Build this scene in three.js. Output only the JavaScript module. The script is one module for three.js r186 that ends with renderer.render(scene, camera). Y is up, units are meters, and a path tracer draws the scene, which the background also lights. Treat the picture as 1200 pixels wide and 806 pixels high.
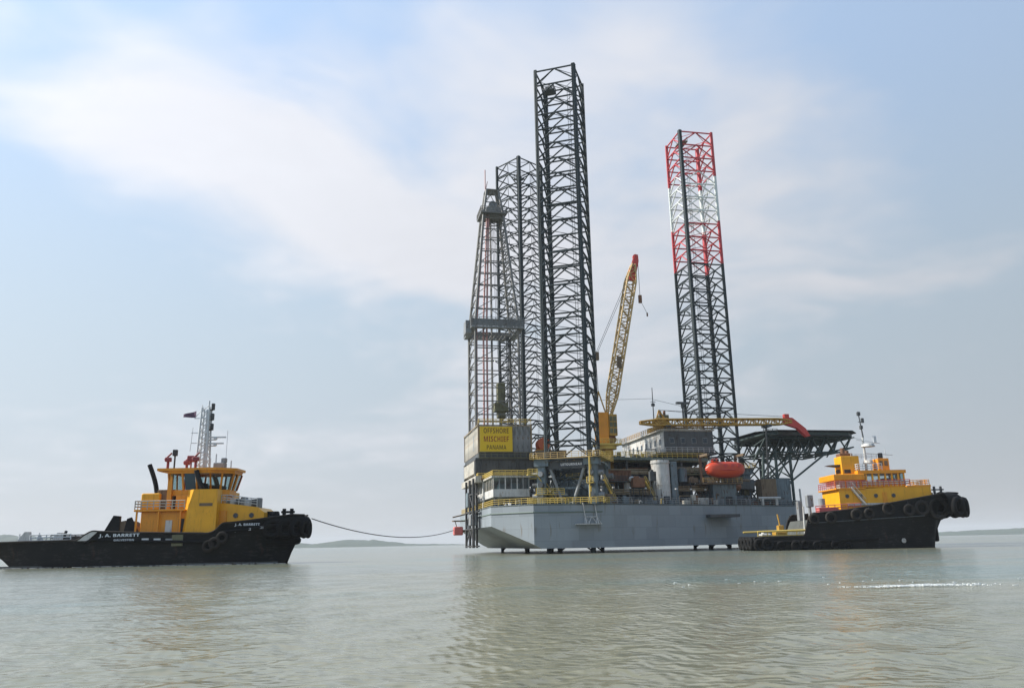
import * as THREE from 'three';
import { mergeGeometries, mergeVertices, toCreasedNormals } from 'three/addons/utils/BufferGeometryUtils.js';
import { RoundedBoxGeometry } from 'three/addons/geometries/RoundedBoxGeometry.js';

// ---------------------------------------------------------------- camera, sky, sun, exposure
const scene = new THREE.Scene();
const camera = new THREE.PerspectiveCamera(46.6, 1024 / 687, 0.3, 30000);
camera.position.set(0, 2.1, 0);
camera.rotation.set(0.2447, 0, -0.019, 'XYZ');
const SUN = new THREE.Vector3(-0.766, 0.64, -0.06).normalize();
const sun = new THREE.DirectionalLight(new THREE.Color(1.0, 0.94, 0.85), 5.0);
sun.position.copy(SUN).multiplyScalar(400).add(new THREE.Vector3(0, 0, -150));
sun.target.position.set(0, 20, -150);
sun.shadow.radius = 3;
sun.castShadow = true;
sun.shadow.mapSize.set(4096, 4096);
Object.assign(sun.shadow.camera, { left: -180, right: 180, top: 150, bottom: -150, near: 10, far: 900 });
scene.add(sun, sun.target);
const EXPOSURE = 1.38;

// ---------------------------------------------------------------- noise helpers
function rng(seed) { let s = seed >>> 0; return () => { s = (s + 0x6D2B79F5) | 0; let t = Math.imul(s ^ (s >>> 15), 1 | s); t = (t + Math.imul(t ^ (t >>> 7), 61 | t)) ^ t; return ((t ^ (t >>> 14)) >>> 0) / 4294967296; }; }
const mix = (a, b, t) => a + (b - a) * t, clamp = (x, a = 0, b = 1) => Math.min(b, Math.max(a, x));
const sstep = (a, b, x) => { const t = clamp((x - a) / (b - a)); return t * t * (3 - 2 * t); };
const lattice = (() => { const r = rng(77), a = new Float32Array(4096); for (let i = 0; i < 4096; i++) a[i] = r(); return a; })();
const hash3 = (x, y, z) => lattice[(Math.imul(x, 1619) + Math.imul(y, 31337) + Math.imul(z, 6971) & 0x7fffffff) % 4093 & 4095];
function vnoise(x, y, z) {
  const xi = Math.floor(x), yi = Math.floor(y), zi = Math.floor(z), u = x - xi, v = y - yi, w = z - zi;
  const f = (t) => t * t * t * (t * (t * 6 - 15) + 10), a = f(u), b = f(v), c = f(w);
  const L = (i, j, k) => hash3(xi + i, yi + j, zi + k);
  return mix(mix(mix(L(0, 0, 0), L(1, 0, 0), a), mix(L(0, 1, 0), L(1, 1, 0), a), b), mix(mix(L(0, 0, 1), L(1, 0, 1), a), mix(L(0, 1, 1), L(1, 1, 1), a), b), c);
}
function fbm(x, y, z, n = 5) { let s = 0, a = 0.5, t = 0; for (let i = 0; i < n; i++) { s += a * vnoise(x, y, z); t += a; a *= 0.5; x = x * 2.03 + 11.3; y = y * 2.03 + 4.7; z = z * 2.03 + 7.1; } return s / t; }

// ---------------------------------------------------------------- the sky: thin bright cloud over hazy blue
{
  const W = 2048, H = 1024, data = new Float32Array(W * H * 4), dir = new THREE.Vector3();
  const blobs = [ // azimuth, elevation (degrees), radii, tilt (degrees), strength
    [-19, 24.6, 16, 4.6, -9, 0.74], [-9, 22.6, 11, 3.8, -10, 0.56], [-31, 24.0, 9, 3.2, -12, 0.60], [-12, 33, 16, 4.5, 10, 0.42], [-2, 19.5, 5, 1.8, -6, 0.45],
    [6, 31, 13, 9, 20, 0.52], [17, 24, 12, 7, 25, 0.46], [-27, 30, 8, 4, -30, 0.35], [22, 15.5, 16, 2.6, 13, 0.46], [33, 17.5, 9, 1.7, 20, 0.40], [8, 14, 16, 8, 0, 0.36], [-22, 6.0, 20, 2.5, 4, 0.25], [36, 28, 10, 9, 0, -0.65], [35, 10, 9, 4, 0, -0.35], [-34, 15.5, 14, 3.5, -4, -0.35]];
  for (let j = 0; j < H; j++) for (let i = 0; i < W; i++) {
    const el = ((j + 0.5) / H - 0.5) * Math.PI, th = ((i + 0.5) / W - 0.5) * 2 * Math.PI;
    dir.set(Math.cos(el) * Math.cos(th), Math.sin(el), Math.cos(el) * Math.sin(th));
    const az = Math.atan2(dir.x, -dir.z) * 180 / Math.PI, e = el * 180 / Math.PI;
    const gam = Math.acos(clamp(dir.dot(SUN), -1, 1)) * 180 / Math.PI, k = (0.20 + 1.36 * Math.exp(-gam / 98)) * 0.80;
    const ee = Math.max(e, 0), h = Math.exp(-ee / 9), z = sstep(30, 85, ee);
    const up = sstep(10, 34, ee); let r = mix(mix(mix(0.55, 0.485, up), 0.20, z), 0.695, h), g = mix(mix(mix(0.685, 0.655, up), 0.40, z), 0.705, h), b = mix(mix(mix(0.81, 0.92, up), 0.76, z), 0.715, h);
    // cloud on a plane high above, streaked
    const q = 1 / (Math.max(dir.y, 0.0) + 0.16), px = dir.x * q, pz = dir.z * q;
    const wx = fbm(px * 1.3, pz * 1.3, 3.1, 4) - 0.5, wz = fbm(px * 1.3, pz * 1.3, 9.7, 4) - 0.5;
    const n = fbm(px * 2.0 + wx * 1.8, pz * 2.4 + wz * 1.8, 1.5, 6), n2 = fbm(px * 5.2 - pz * 2.4 + wx * 3, pz * 6.5 + px * 1.5 + wz * 3, 5.5, 6);
    let c = 0;
    for (const [a0, e0, ra, re, tilt, s] of blobs) {
      const t = tilt * Math.PI / 180; let da = (az - a0) + wx * 16, de = (e - e0) + wz * 9; if (da > 180) da -= 360; if (da < -180) da += 360;
      const x = (da * Math.cos(t) + de * Math.sin(t)) / ra, y = (-da * Math.sin(t) + de * Math.cos(t)) / re;
      c += s * Math.exp(-(x * x + y * y) * 0.8);
    }
    const inView = Math.exp(-Math.pow(az / 52, 4)) * Math.exp(-Math.pow((e - 15) / 36, 4));
    const elsewhere = sstep(0.46, 0.70, n) * 0.5;
    c = mix(elsewhere, c + (n - 0.5) * 0.95 + (n2 - 0.5) * 0.85 - 0.02, inView);
    const n3 = fbm(px * 9 + wx * 5, pz * 13 + wz * 5, 2.7, 5) - 0.5; c += n3 * 0.22 * inView; c = clamp(c, 0, 1); c = mix(c, sstep(0.02, 0.95, c), 0.6) * 0.94; c *= sstep(-2, 5, e);
    const tone = 1 + (n2 - 0.5) * 0.10; r = mix(r, 0.835 * tone, c) * k; g = mix(g, 0.85 * tone, c) * k; b = mix(b, 0.905 * tone, c) * k;
    if (e < 0) { const d = sstep(0, -12, e); r = mix(r, 0.24, d); g = mix(g, 0.25, d); b = mix(b, 0.22, d); }
    const o = (j * W + i) * 4; data[o] = r; data[o + 1] = g; data[o + 2] = b; data[o + 3] = 1;
  }
  const tex = new THREE.DataTexture(data, W, H, THREE.RGBAFormat, THREE.FloatType);
  tex.mapping = THREE.EquirectangularReflectionMapping; tex.magFilter = tex.minFilter = THREE.LinearFilter; tex.needsUpdate = true;
  scene.background = tex; scene.environment = tex;
}
scene.fog = new THREE.FogExp2(new THREE.Color(0.86, 0.92, 0.97), 0.00010);

// ---------------------------------------------------------------- geometry helpers
const V3 = (x, y, z) => new THREE.Vector3(x, y, z);
const UPV = V3(0, 1, 0);
function plain(g) { g = g.index ? g.toNonIndexed() : g; for (const k of Object.keys(g.attributes)) if (!['position', 'normal', 'uv'].includes(k)) g.deleteAttribute(k); return g; }
function boxUV(g) { // uv in metres across the face's main axis
  const p = g.attributes.position, n = g.attributes.normal, uv = new Float32Array(p.count * 2);
  for (let i = 0; i < p.count; i++) {
    const ax = Math.abs(n.getX(i)), ay = Math.abs(n.getY(i)), az = Math.abs(n.getZ(i));
    const [a, b] = ay > ax && ay > az ? [p.getX(i), p.getZ(i)] : ax > az ? [p.getZ(i), p.getY(i)] : [p.getX(i), p.getY(i)];
    uv[i * 2] = a; uv[i * 2 + 1] = b;
  }
  g.setAttribute('uv', new THREE.BufferAttribute(uv, 2)); return g;
}
const G = {
  box: (x0, x1, y0, y1, z0, z1) => new THREE.BoxGeometry(Math.abs(x1 - x0), Math.abs(y1 - y0), Math.abs(z1 - z0)).translate((x0 + x1) / 2, (y0 + y1) / 2, (z0 + z1) / 2),
  rbox: (x0, x1, y0, y1, z0, z1, r = 0.15) => new RoundedBoxGeometry(Math.abs(x1 - x0), Math.abs(y1 - y0), Math.abs(z1 - z0), 2, r).translate((x0 + x1) / 2, (y0 + y1) / 2, (z0 + z1) / 2),
  tube: (a, b, r, seg = 6, r2 = r) => { const d = b.clone().sub(a), L = d.length(); return new THREE.CylinderGeometry(r2, r, L, seg).applyQuaternion(new THREE.Quaternion().setFromUnitVectors(UPV, d.normalize())).translate((a.x + b.x) / 2, (a.y + b.y) / 2, (a.z + b.z) / 2); },
  cyl: (x, z, y0, y1, r, seg = 14, r2 = r) => new THREE.CylinderGeometry(r2, r, y1 - y0, seg).translate(x, (y0 + y1) / 2, z),
  sph: (x, y, z, r, sy = 1) => new THREE.SphereGeometry(r, 12, 8).scale(1, sy, 1).translate(x, y, z),
  path: (pts, r, seg = 6, n = 40, closed = false) => new THREE.TubeGeometry(new THREE.CatmullRomCurve3(pts, closed, 'catmullrom', 0.5), n, r, seg, closed),
  torus: (x, y, z, R, r) => new THREE.TorusGeometry(R, r, 8, 18).translate(x, y, z),
  prism: (pts, z0, z1) => { const s = new THREE.Shape(pts.map(([x, y]) => new THREE.Vector2(x, y))); return new THREE.ExtrudeGeometry(s, { depth: z1 - z0, bevelEnabled: false }).translate(0, 0, z0); }, // outline in x,y
  slab: (pts, y0, y1) => { const s = new THREE.Shape(pts.map(([x, z]) => new THREE.Vector2(x, -z))); return new THREE.ExtrudeGeometry(s, { depth: y1 - y0, bevelEnabled: false }).rotateX(-Math.PI / 2).translate(0, y0, 0); }, // outline in x,z
  quad: (a, b, c, d) => { const g = new THREE.BufferGeometry(); g.setAttribute('position', new THREE.Float32BufferAttribute([a, b, c, a, c, d].flatMap((p) => [...p]), 3)); g.setAttribute('uv', new THREE.Float32BufferAttribute(new Array(12).fill(0), 2)); g.computeVertexNormals(); return g; },
};
class Bag {
  constructor() { this.g = []; }
  add(g) { this.g.push(plain(g)); return this; }
  box(...a) { return this.add(G.box(...a)); }
  rbox(...a) { return this.add(G.rbox(...a)); }
  tube(...a) { return this.add(G.tube(...a)); }
  cyl(...a) { return this.add(G.cyl(...a)); }
  rail(pts, h = 1.1, step = 1.6, r = 0.05, rows = 3) { // handrail along points at deck height
    for (let i = 0; i + 1 < pts.length; i++) {
      const a = pts[i], b = pts[i + 1], L = a.distanceTo(b), n = Math.max(1, Math.round(L / step));
      for (let k = 1; k <= rows; k++) this.tube(a.clone().add(V3(0, h * k / rows, 0)), b.clone().add(V3(0, h * k / rows, 0)), r, 5);
      for (let k = 0; k <= n; k++) { const p = a.clone().lerp(b, k / n); this.tube(p, p.clone().add(V3(0, h, 0)), r * 1.05, 5); }
    }
    return this;
  }
  stair(a, b, w, axis = 'z') { // flight from a up to b
    const o = axis === 'z' ? V3(0, 0, w / 2) : V3(w / 2, 0, 0);
    for (const s of [-1, 1]) { const q = o.clone().multiplyScalar(s); this.tube(a.clone().add(q), b.clone().add(q), 0.12, 4); this.tube(a.clone().add(q).add(V3(0, 1, 0)), b.clone().add(q).add(V3(0, 1, 0)), 0.05, 4); }
    const n = Math.max(3, Math.round((b.y - a.y) / 0.3));
    for (let k = 1; k < n; k++) { const p = a.clone().lerp(b, k / n); if (axis === 'z') this.box(p.x - 0.14, p.x + 0.14, p.y - 0.02, p.y + 0.02, p.z - w / 2, p.z + w / 2); else this.box(p.x - w / 2, p.x + w / 2, p.y - 0.02, p.y + 0.02, p.z - 0.14, p.z + 0.14); }
    return this;
  }
  build(name, mat, parent) { const m = new THREE.Mesh(boxUV(mergeGeometries(this.g)), mat); return put(name, m, parent); }
}
function put(name, m, parent) { m.name = name; m.castShadow = m.receiveShadow = true; parent.add(m); return m; }
const part = (name, g, mat, parent) => new Bag().add(g).build(name, mat, parent);
const unit = {}; // shared unit bars
function member(parent, name, a, b, r, mat, seg = 6) {
  const g = unit[seg] ??= new THREE.CylinderGeometry(1, 1, 1, seg, 1, false);
  const m = new THREE.Mesh(g, mat), d = b.clone().sub(a), L = d.length();
  m.position.copy(a).add(b).multiplyScalar(0.5); m.quaternion.setFromUnitVectors(UPV, d.normalize()); m.scale.set(r, L, r);
  return put(name, m, parent);
}
function group(name, parent) { const o = new THREE.Group(); o.name = name; parent.add(o); return o; }
function tag(o, label, category, grp) { o.userData.label = label; o.userData.category = category; if (grp) o.userData.group = grp; return o; }
const structure = (o) => { o.userData.kind = 'structure'; return o; };

// ---------------------------------------------------------------- materials
function noiseTex(size, fn, srgb = true) {
  const d = new Uint8Array(size * size * 4);
  for (let j = 0; j < size; j++) for (let i = 0; i < size; i++) { const [r, g, b] = fn(i / size, j / size); const o = (j * size + i) * 4; d[o] = clamp(r) * 255; d[o + 1] = clamp(g) * 255; d[o + 2] = clamp(b) * 255; d[o + 3] = 255; }
  const t = new THREE.DataTexture(d, size, size); t.wrapS = t.wrapT = THREE.RepeatWrapping; t.magFilter = THREE.LinearFilter; t.minFilter = THREE.LinearMipmapLinearFilter; if (srgb) t.colorSpace = THREE.SRGBColorSpace; t.needsUpdate = true; return t;
}
const tileN = (u, v, f, s, n = 4) => { // tileable fbm
  const A = fbm(u * f, v * f, s, n), B = fbm((u - 1) * f, v * f, s, n), C = fbm(u * f, (v - 1) * f, s, n), D = fbm((u - 1) * f, (v - 1) * f, s, n);
  return mix(mix(A, B, sstep(0, 1, u)), mix(C, D, sstep(0, 1, u)), sstep(0, 1, v));
};
const grime = noiseTex(512, (u, v) => { // worn paint: mottling, vertical runs, specks of rust
  const m = tileN(u, v, 5, 2.2), f = tileN(u, v, 40, 8.1, 3), run = tileN(u, v * 0.12 + 0.2, 46, 4.4, 3), rust = sstep(0.60, 0.72, tileN(u, v, 14, 12.3)) * sstep(0.45, 0.6, run);
  const k = 0.80 + 0.24 * (m - 0.3) + 0.10 * (f - 0.5) - 0.20 * sstep(0.52, 0.72, run);
  return [mix(k, k * 0.80, rust), mix(k, k * 0.62, rust), mix(k, k * 0.48, rust)];
});
grime.repeat.set(1 / 9, 1 / 9);
const softGrime = noiseTex(256, (u, v) => { const m = tileN(u, v, 6, 5.2), run = tileN(u, v * 0.12 + 0.2, 40, 7.4, 3), k = 0.90 + 0.14 * (m - 0.4) - 0.10 * sstep(0.56, 0.76, run); return [k, k * 0.985, k * 0.96]; });
softGrime.repeat.set(1 / 7, 1 / 7);
const plating = noiseTex(1024, (u, v) => { // hull plates: each sheet a little different, weld seams, runs below the deck edge
  const X = u * 12, Y = v * 10, row = Math.floor(Y), col = Math.floor(X + (row % 2) * 0.5), fx = X + (row % 2) * 0.5 - col, fy = Y - row;
  const sheet = 0.86 + 0.07 * (lattice[(col % 12) * 31 + row * 17] - 0.5), seam = Math.min(fx, 1 - fx) < 0.008 || Math.min(fy, 1 - fy) < 0.02 ? 0.93 : 1;
  const m = tileN(u, v, 6, 3.3), run = tileN(u, v * 0.08 + 0.3, 60, 6.4, 3), st = sstep(0.58, 0.78, run) * sstep(0.4, 0.65, m);
  const k = sheet * seam + 0.13 * (m - 0.45);
  return [mix(k, k * 0.82, st), mix(k, k * 0.74, st), mix(k, k * 0.66, st)];
});
plating.repeat.set(1 / 36, 1 / 24);
const scuffs = noiseTex(512, (u, v) => { // black hull paint rubbed by fenders: grey scuffs along the side, rust runs
  const a = tileN(u * 1.0, v, 7, 3.9), f = tileN(u * 0.3 + 0.1, v, 60, 6.7, 3), g = tileN(u, v, 48, 9.9, 3), rust = sstep(0.6, 0.75, tileN(u, v * 0.15 + 0.3, 40, 1.4, 3)) * sstep(0.45, 0.65, a), k = 0.50 + 0.28 * sstep(0.52, 0.72, f) * sstep(0.42, 0.62, a) + 0.14 * (g - 0.5) + 0.10 * (a - 0.5);
  return [k + rust * 0.22, k + rust * 0.06, k];
});
scuffs.repeat.set(1 / 11, 1 / 11);
const mats = {};
function paint(key, r, g, b, rough = 0.55, extra = {}) { return mats[key] ??= new THREE.MeshStandardMaterial({ color: new THREE.Color().setRGB(r, g, b), roughness: rough, metalness: 0, map: grime, ...extra }); }
const matt = (key, r, g, b, rough, map) => mats[key] ??= new THREE.MeshPhysicalMaterial({ color: new THREE.Color().setRGB(r, g, b), roughness: rough, specularIntensity: 0.35, map: map || null });
const bare = (key, r, g, b, rough = 0.55, extra = {}) => paint(key, r, g, b, rough, { map: null, ...extra });
const M = {
  hull: paint('hull', 0.30, 0.345, 0.375, 0.5, { map: plating }),
  deck: paint('deck', 0.16, 0.20, 0.17, 0.8),
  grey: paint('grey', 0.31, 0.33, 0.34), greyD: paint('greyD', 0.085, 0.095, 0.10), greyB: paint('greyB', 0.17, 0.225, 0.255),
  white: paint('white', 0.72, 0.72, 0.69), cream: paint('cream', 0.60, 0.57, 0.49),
  legs: matt('legs', 0.036, 0.047, 0.051, 0.6), legRed: bare('legRed', 0.46, 0.045, 0.055, 0.5), legWhite: bare('legWhite', 0.62, 0.66, 0.64, 0.5),
  derrick: bare('derrick', 0.15, 0.148, 0.138, 0.5), derrickPink: bare('derrickPink', 0.46, 0.24, 0.22, 0.5),
  green: bare('green', 0.042, 0.068, 0.066, 0.55), yellow: bare('yellow', 0.55, 0.40, 0.09, 0.5), crane: paint('crane', 0.62, 0.36, 0.05, 0.45), boom: bare('boom', 0.48, 0.33, 0.13, 0.5),
  red: bare('red', 0.50, 0.05, 0.04, 0.45), orange: bare('orange', 0.50, 0.055, 0.018, 0.35), pink: bare('pink', 0.52, 0.13, 0.12, 0.6),
  dark: paint('dark', 0.05, 0.052, 0.055, 0.7), black: matt('black', 0.046, 0.048, 0.050, 0.6, scuffs), rubber: matt('rubber', 0.010, 0.010, 0.010, 0.9), rubberWorn: matt('rubberWorn', 0.030, 0.027, 0.024, 0.9),
  tugY: paint('tugY', 0.86, 0.43, 0.012, 0.42, { map: softGrime }), tugO: paint('tugO', 0.84, 0.34, 0.015, 0.42, { map: softGrime }), rust: paint('rust', 0.26, 0.12, 0.06, 0.8), brown: paint('brown', 0.22, 0.16, 0.10, 0.8),
  steel: bare('steel', 0.45, 0.46, 0.47, 0.4, { metalness: 0.4 }), mast: bare('mast', 0.52, 0.55, 0.57, 0.5),
  glass: bare('glass', 0.02, 0.035, 0.05, 0.08), glassB: bare('glassB', 0.035, 0.07, 0.10, 0.1), blue: paint('blue', 0.06, 0.14, 0.26, 0.5), tan: paint('tan', 0.38, 0.30, 0.19, 0.7), olive: paint('olive', 0.20, 0.20, 0.11, 0.7),
};
const PANE = new THREE.MeshPhysicalMaterial({ color: new THREE.Color().setRGB(0.50, 0.62, 0.64), roughness: 0.05, transmission: 1, thickness: 0, ior: 1.5 });
function lettering(lines, w, h, { bg, fg, font = 'bold 1px sans-serif' } = {}) { // flat print
  const c = document.createElement('canvas'); c.width = 512; c.height = Math.round(512 * h / w); const x = c.getContext('2d');
  if (bg) { x.fillStyle = bg; x.fillRect(0, 0, c.width, c.height); } else x.clearRect(0, 0, c.width, c.height);
  const lh = c.height / lines.length;
  lines.forEach(([text, k, color, size = 0.8], i) => { x.font = `bold ${Math.round(lh * size)}px sans-serif`; x.textAlign = 'center'; x.textBaseline = 'middle'; x.fillStyle = color || fg; const m = x.measureText(text).width, t = c.width * k; x.save(); x.translate(c.width / 2, lh * (i + 0.5)); x.scale(t / Math.max(1, m), 1); x.fillText(text, 0, 0); x.restore(); });
  const t = new THREE.CanvasTexture(c); t.colorSpace = THREE.SRGBColorSpace; return t;
}
function printMesh(name, tex, w, h, parent, transparent) {
  const m = new THREE.Mesh(new THREE.PlaneGeometry(w, h), new THREE.MeshStandardMaterial({ map: tex, roughness: 0.6, transparent: !!transparent, alphaTest: transparent ? 0.4 : 0 }));
  return put(name, m, parent);
}

// ---------------------------------------------------------------- water, one sheet out to the horizon
{
  const R = rng(5), waves = [];
  for (let i = 0; i < 46; i++) { const L = 0.55 * Math.pow(9, R()), th = -0.3 + (R() - 0.5) * 2.2, kk = 2 * Math.PI / L; waves.push([Math.sin(th) * kk, -Math.cos(th) * kk, 0.0036 * Math.pow(L, 0.55), R() * 6.28, L]); }
  const az = []; for (let a = -180; a < -44; a += 4) az.push(a); for (let i = 0; i <= 400; i++) az.push(-44 + 88 * i / 400); for (let a = 48; a <= 180; a += 4) az.push(a);
  const nr = 620, rad = [0]; for (let i = 0; i < nr; i++) rad.push(5 * Math.pow(9000 / 5, i / (nr - 1)));
  const nA = az.length, pos = new Float32Array(nA * rad.length * 3), col = new Float32Array(pos.length), uv = new Float32Array(nA * rad.length * 2), idx = [];
  for (let j = 0; j < rad.length; j++) for (let i = 0; i < nA; i++) {
    const t = az[i] * Math.PI / 180, r = rad[j], x = Math.sin(t) * r, z = -Math.cos(t) * r, cell = Math.max(r * 0.0122, r * 0.0039), o = j * nA + i;
    let y = 0; if (j && i && i < nA - 1) for (const [kx, kz, A, ph, L] of waves) { const f = sstep(2.2, 4.5, L / cell); if (f > 0) y += f * A * Math.sin(kx * x + kz * z + ph); }
    pos.set([x, y, z], o * 3); uv.set([x, z], o * 2);
    const p = fbm(x * 0.022 + 3, z * 0.06, 4.2, 5), p2 = fbm(x * 0.10, z * 0.3, 8.2, 4); // silt and clearer water in drifting patches
    const teal = sstep(0.56, 0.74, p + 0.25 * (p2 - 0.5) + 0.20 * Math.exp(-Math.pow((-z - 58 + 0.42 * x) / 13, 2)) * sstep(-5, 25, x)), silt = sstep(0.42, 0.7, fbm(x * 0.03 + 40, z * 0.08, 2.2, 4));
    col.set([mix(mix(0.155, 0.178, silt), 0.115, teal * 0.7), mix(mix(0.166, 0.176, silt), 0.172, teal * 0.7), mix(mix(0.130, 0.120, silt), 0.155, teal * 0.7)], o * 3);
  }
  for (let j = 0; j + 1 < rad.length; j++) for (let i = 0; i + 1 < nA; i++) { const a = j * nA + i, b = a + 1, c = a + nA, d = c + 1; if (j) idx.push(a, b, d); idx.push(a, d, c); }
  const g = new THREE.BufferGeometry(); g.setAttribute('position', new THREE.BufferAttribute(pos, 3)); g.setAttribute('color', new THREE.BufferAttribute(col, 3)); g.setAttribute('uv', new THREE.BufferAttribute(uv, 2)); g.setIndex(idx); g.computeVertexNormals();
  // ripples finer than the sheet: a tile of summed waves, 11 m
  const S = 1024, T = 11, hgt = new Float32Array(S * S), rr = rng(9), comp = [];
  for (let i = 0; i < 70; i++) { const m = 6 + Math.floor(rr() * 44), th = -0.35 + (rr() - 0.5) * 2.4; const nx = Math.round(Math.sin(th) * m), nz = Math.round(Math.cos(th) * m), mm = Math.hypot(nx, nz) || 1; comp.push([nx * 2 * Math.PI, nz * 2 * Math.PI, 1 / Math.pow(mm, 1.02), rr() * 6.28]); }
  let lo = 1e9, hi = -1e9;
  for (let j = 0; j < S; j++) for (let i = 0; i < S; i++) { let y = 0; const u = i / S, v = j / S; for (const [a, b, A, ph] of comp) { y += A * Math.sin(a * u + b * v + ph); } hgt[j * S + i] = y; lo = Math.min(lo, y); hi = Math.max(hi, y); }
  const d = new Float32Array(S * S * 4); for (let i = 0; i < S * S; i++) { const h = (hgt[i] - lo) / (hi - lo); d[i * 4] = d[i * 4 + 1] = d[i * 4 + 2] = h; d[i * 4 + 3] = 1; }
  const bt = new THREE.DataTexture(d, S, S, THREE.RGBAFormat, THREE.FloatType); bt.wrapS = bt.wrapT = THREE.RepeatWrapping; bt.magFilter = THREE.LinearFilter; bt.repeat.set(1 / T, 1 / T); bt.needsUpdate = true;
  const m = new THREE.MeshPhysicalMaterial({ color: 0xffffff, vertexColors: true, roughness: 0.16, ior: 1.33, bumpMap: bt, bumpScale: 0.065 });
  structure(put('water', new THREE.Mesh(g, m), scene));
}

// ---------------------------------------------------------------- low wooded shores far off
function shore(x0, x1, z, hs, seed, depth = 400) {
  const n = 220, rows = 9, pos = [], idx = [];
  for (let j = 0; j < rows; j++) for (let i = 0; i <= n; i++) {
    const t = i / n, x = mix(x0, x1, t), q = j / (rows - 1), prof = Math.sin(Math.PI * Math.min(1, q * 1.0)), k = t * (hs.length - 1), a = Math.floor(k), H = mix(hs[a], hs[Math.min(a + 1, hs.length - 1)], sstep(0, 1, k - a));
    pos.push(x, -0.6 + prof * Math.max(0, H) * (0.75 + 0.5 * fbm(x * 0.012, q * 3, seed, 4)) + prof * Math.min(2.5, H * 0.3) * vnoise(x * 0.11, q * 5, seed + 3), z - q * depth);
  }
  for (let j = 0; j + 1 < rows; j++) for (let i = 0; i < n; i++) { const a = j * (n + 1) + i; idx.push(a, a + 1, a + n + 2, a, a + n + 2, a + n + 1); }
  const g = new THREE.BufferGeometry(); g.setAttribute('position', new THREE.Float32BufferAttribute(pos, 3)); g.setIndex(idx); g.computeVertexNormals(); g.setAttribute('uv', new THREE.Float32BufferAttribute(new Array(pos.length / 3 * 2).fill(0), 2));
  structure(put(seed > 1 ? 'hills_00' + (seed - 1) : 'hills', new THREE.Mesh(g, bare('wood' + seed, 0.055, 0.075, 0.05, 0.9)), scene));
}
shore(-2700, -1250, -3000, [40, 62, 78, 70, 62, 48, 36, 30], 1);
shore(-1250, -180, -3000, [28, 23, 17, 14, 20, 19, 14, 23, 27, 24, 15, 7, 6, 4, 2], 2);
shore(1180, 2700, -3000, [3, 7, 9, 14, 20, 24, 23, 20, 17, 15], 3);

// ================================================================ the jack-up rig: local x to the bow, z to starboard
const rig = group('jackup_rig', scene);
rig.position.set(7.66, 0, -191.4); rig.rotation.y = 0.2019;
tag(rig, 'grey jack-up drilling rig with three tall lattice legs, derrick, cranes and helideck', 'drilling rig');
const DECK = 9.5, BOT = 1.0;

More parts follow.
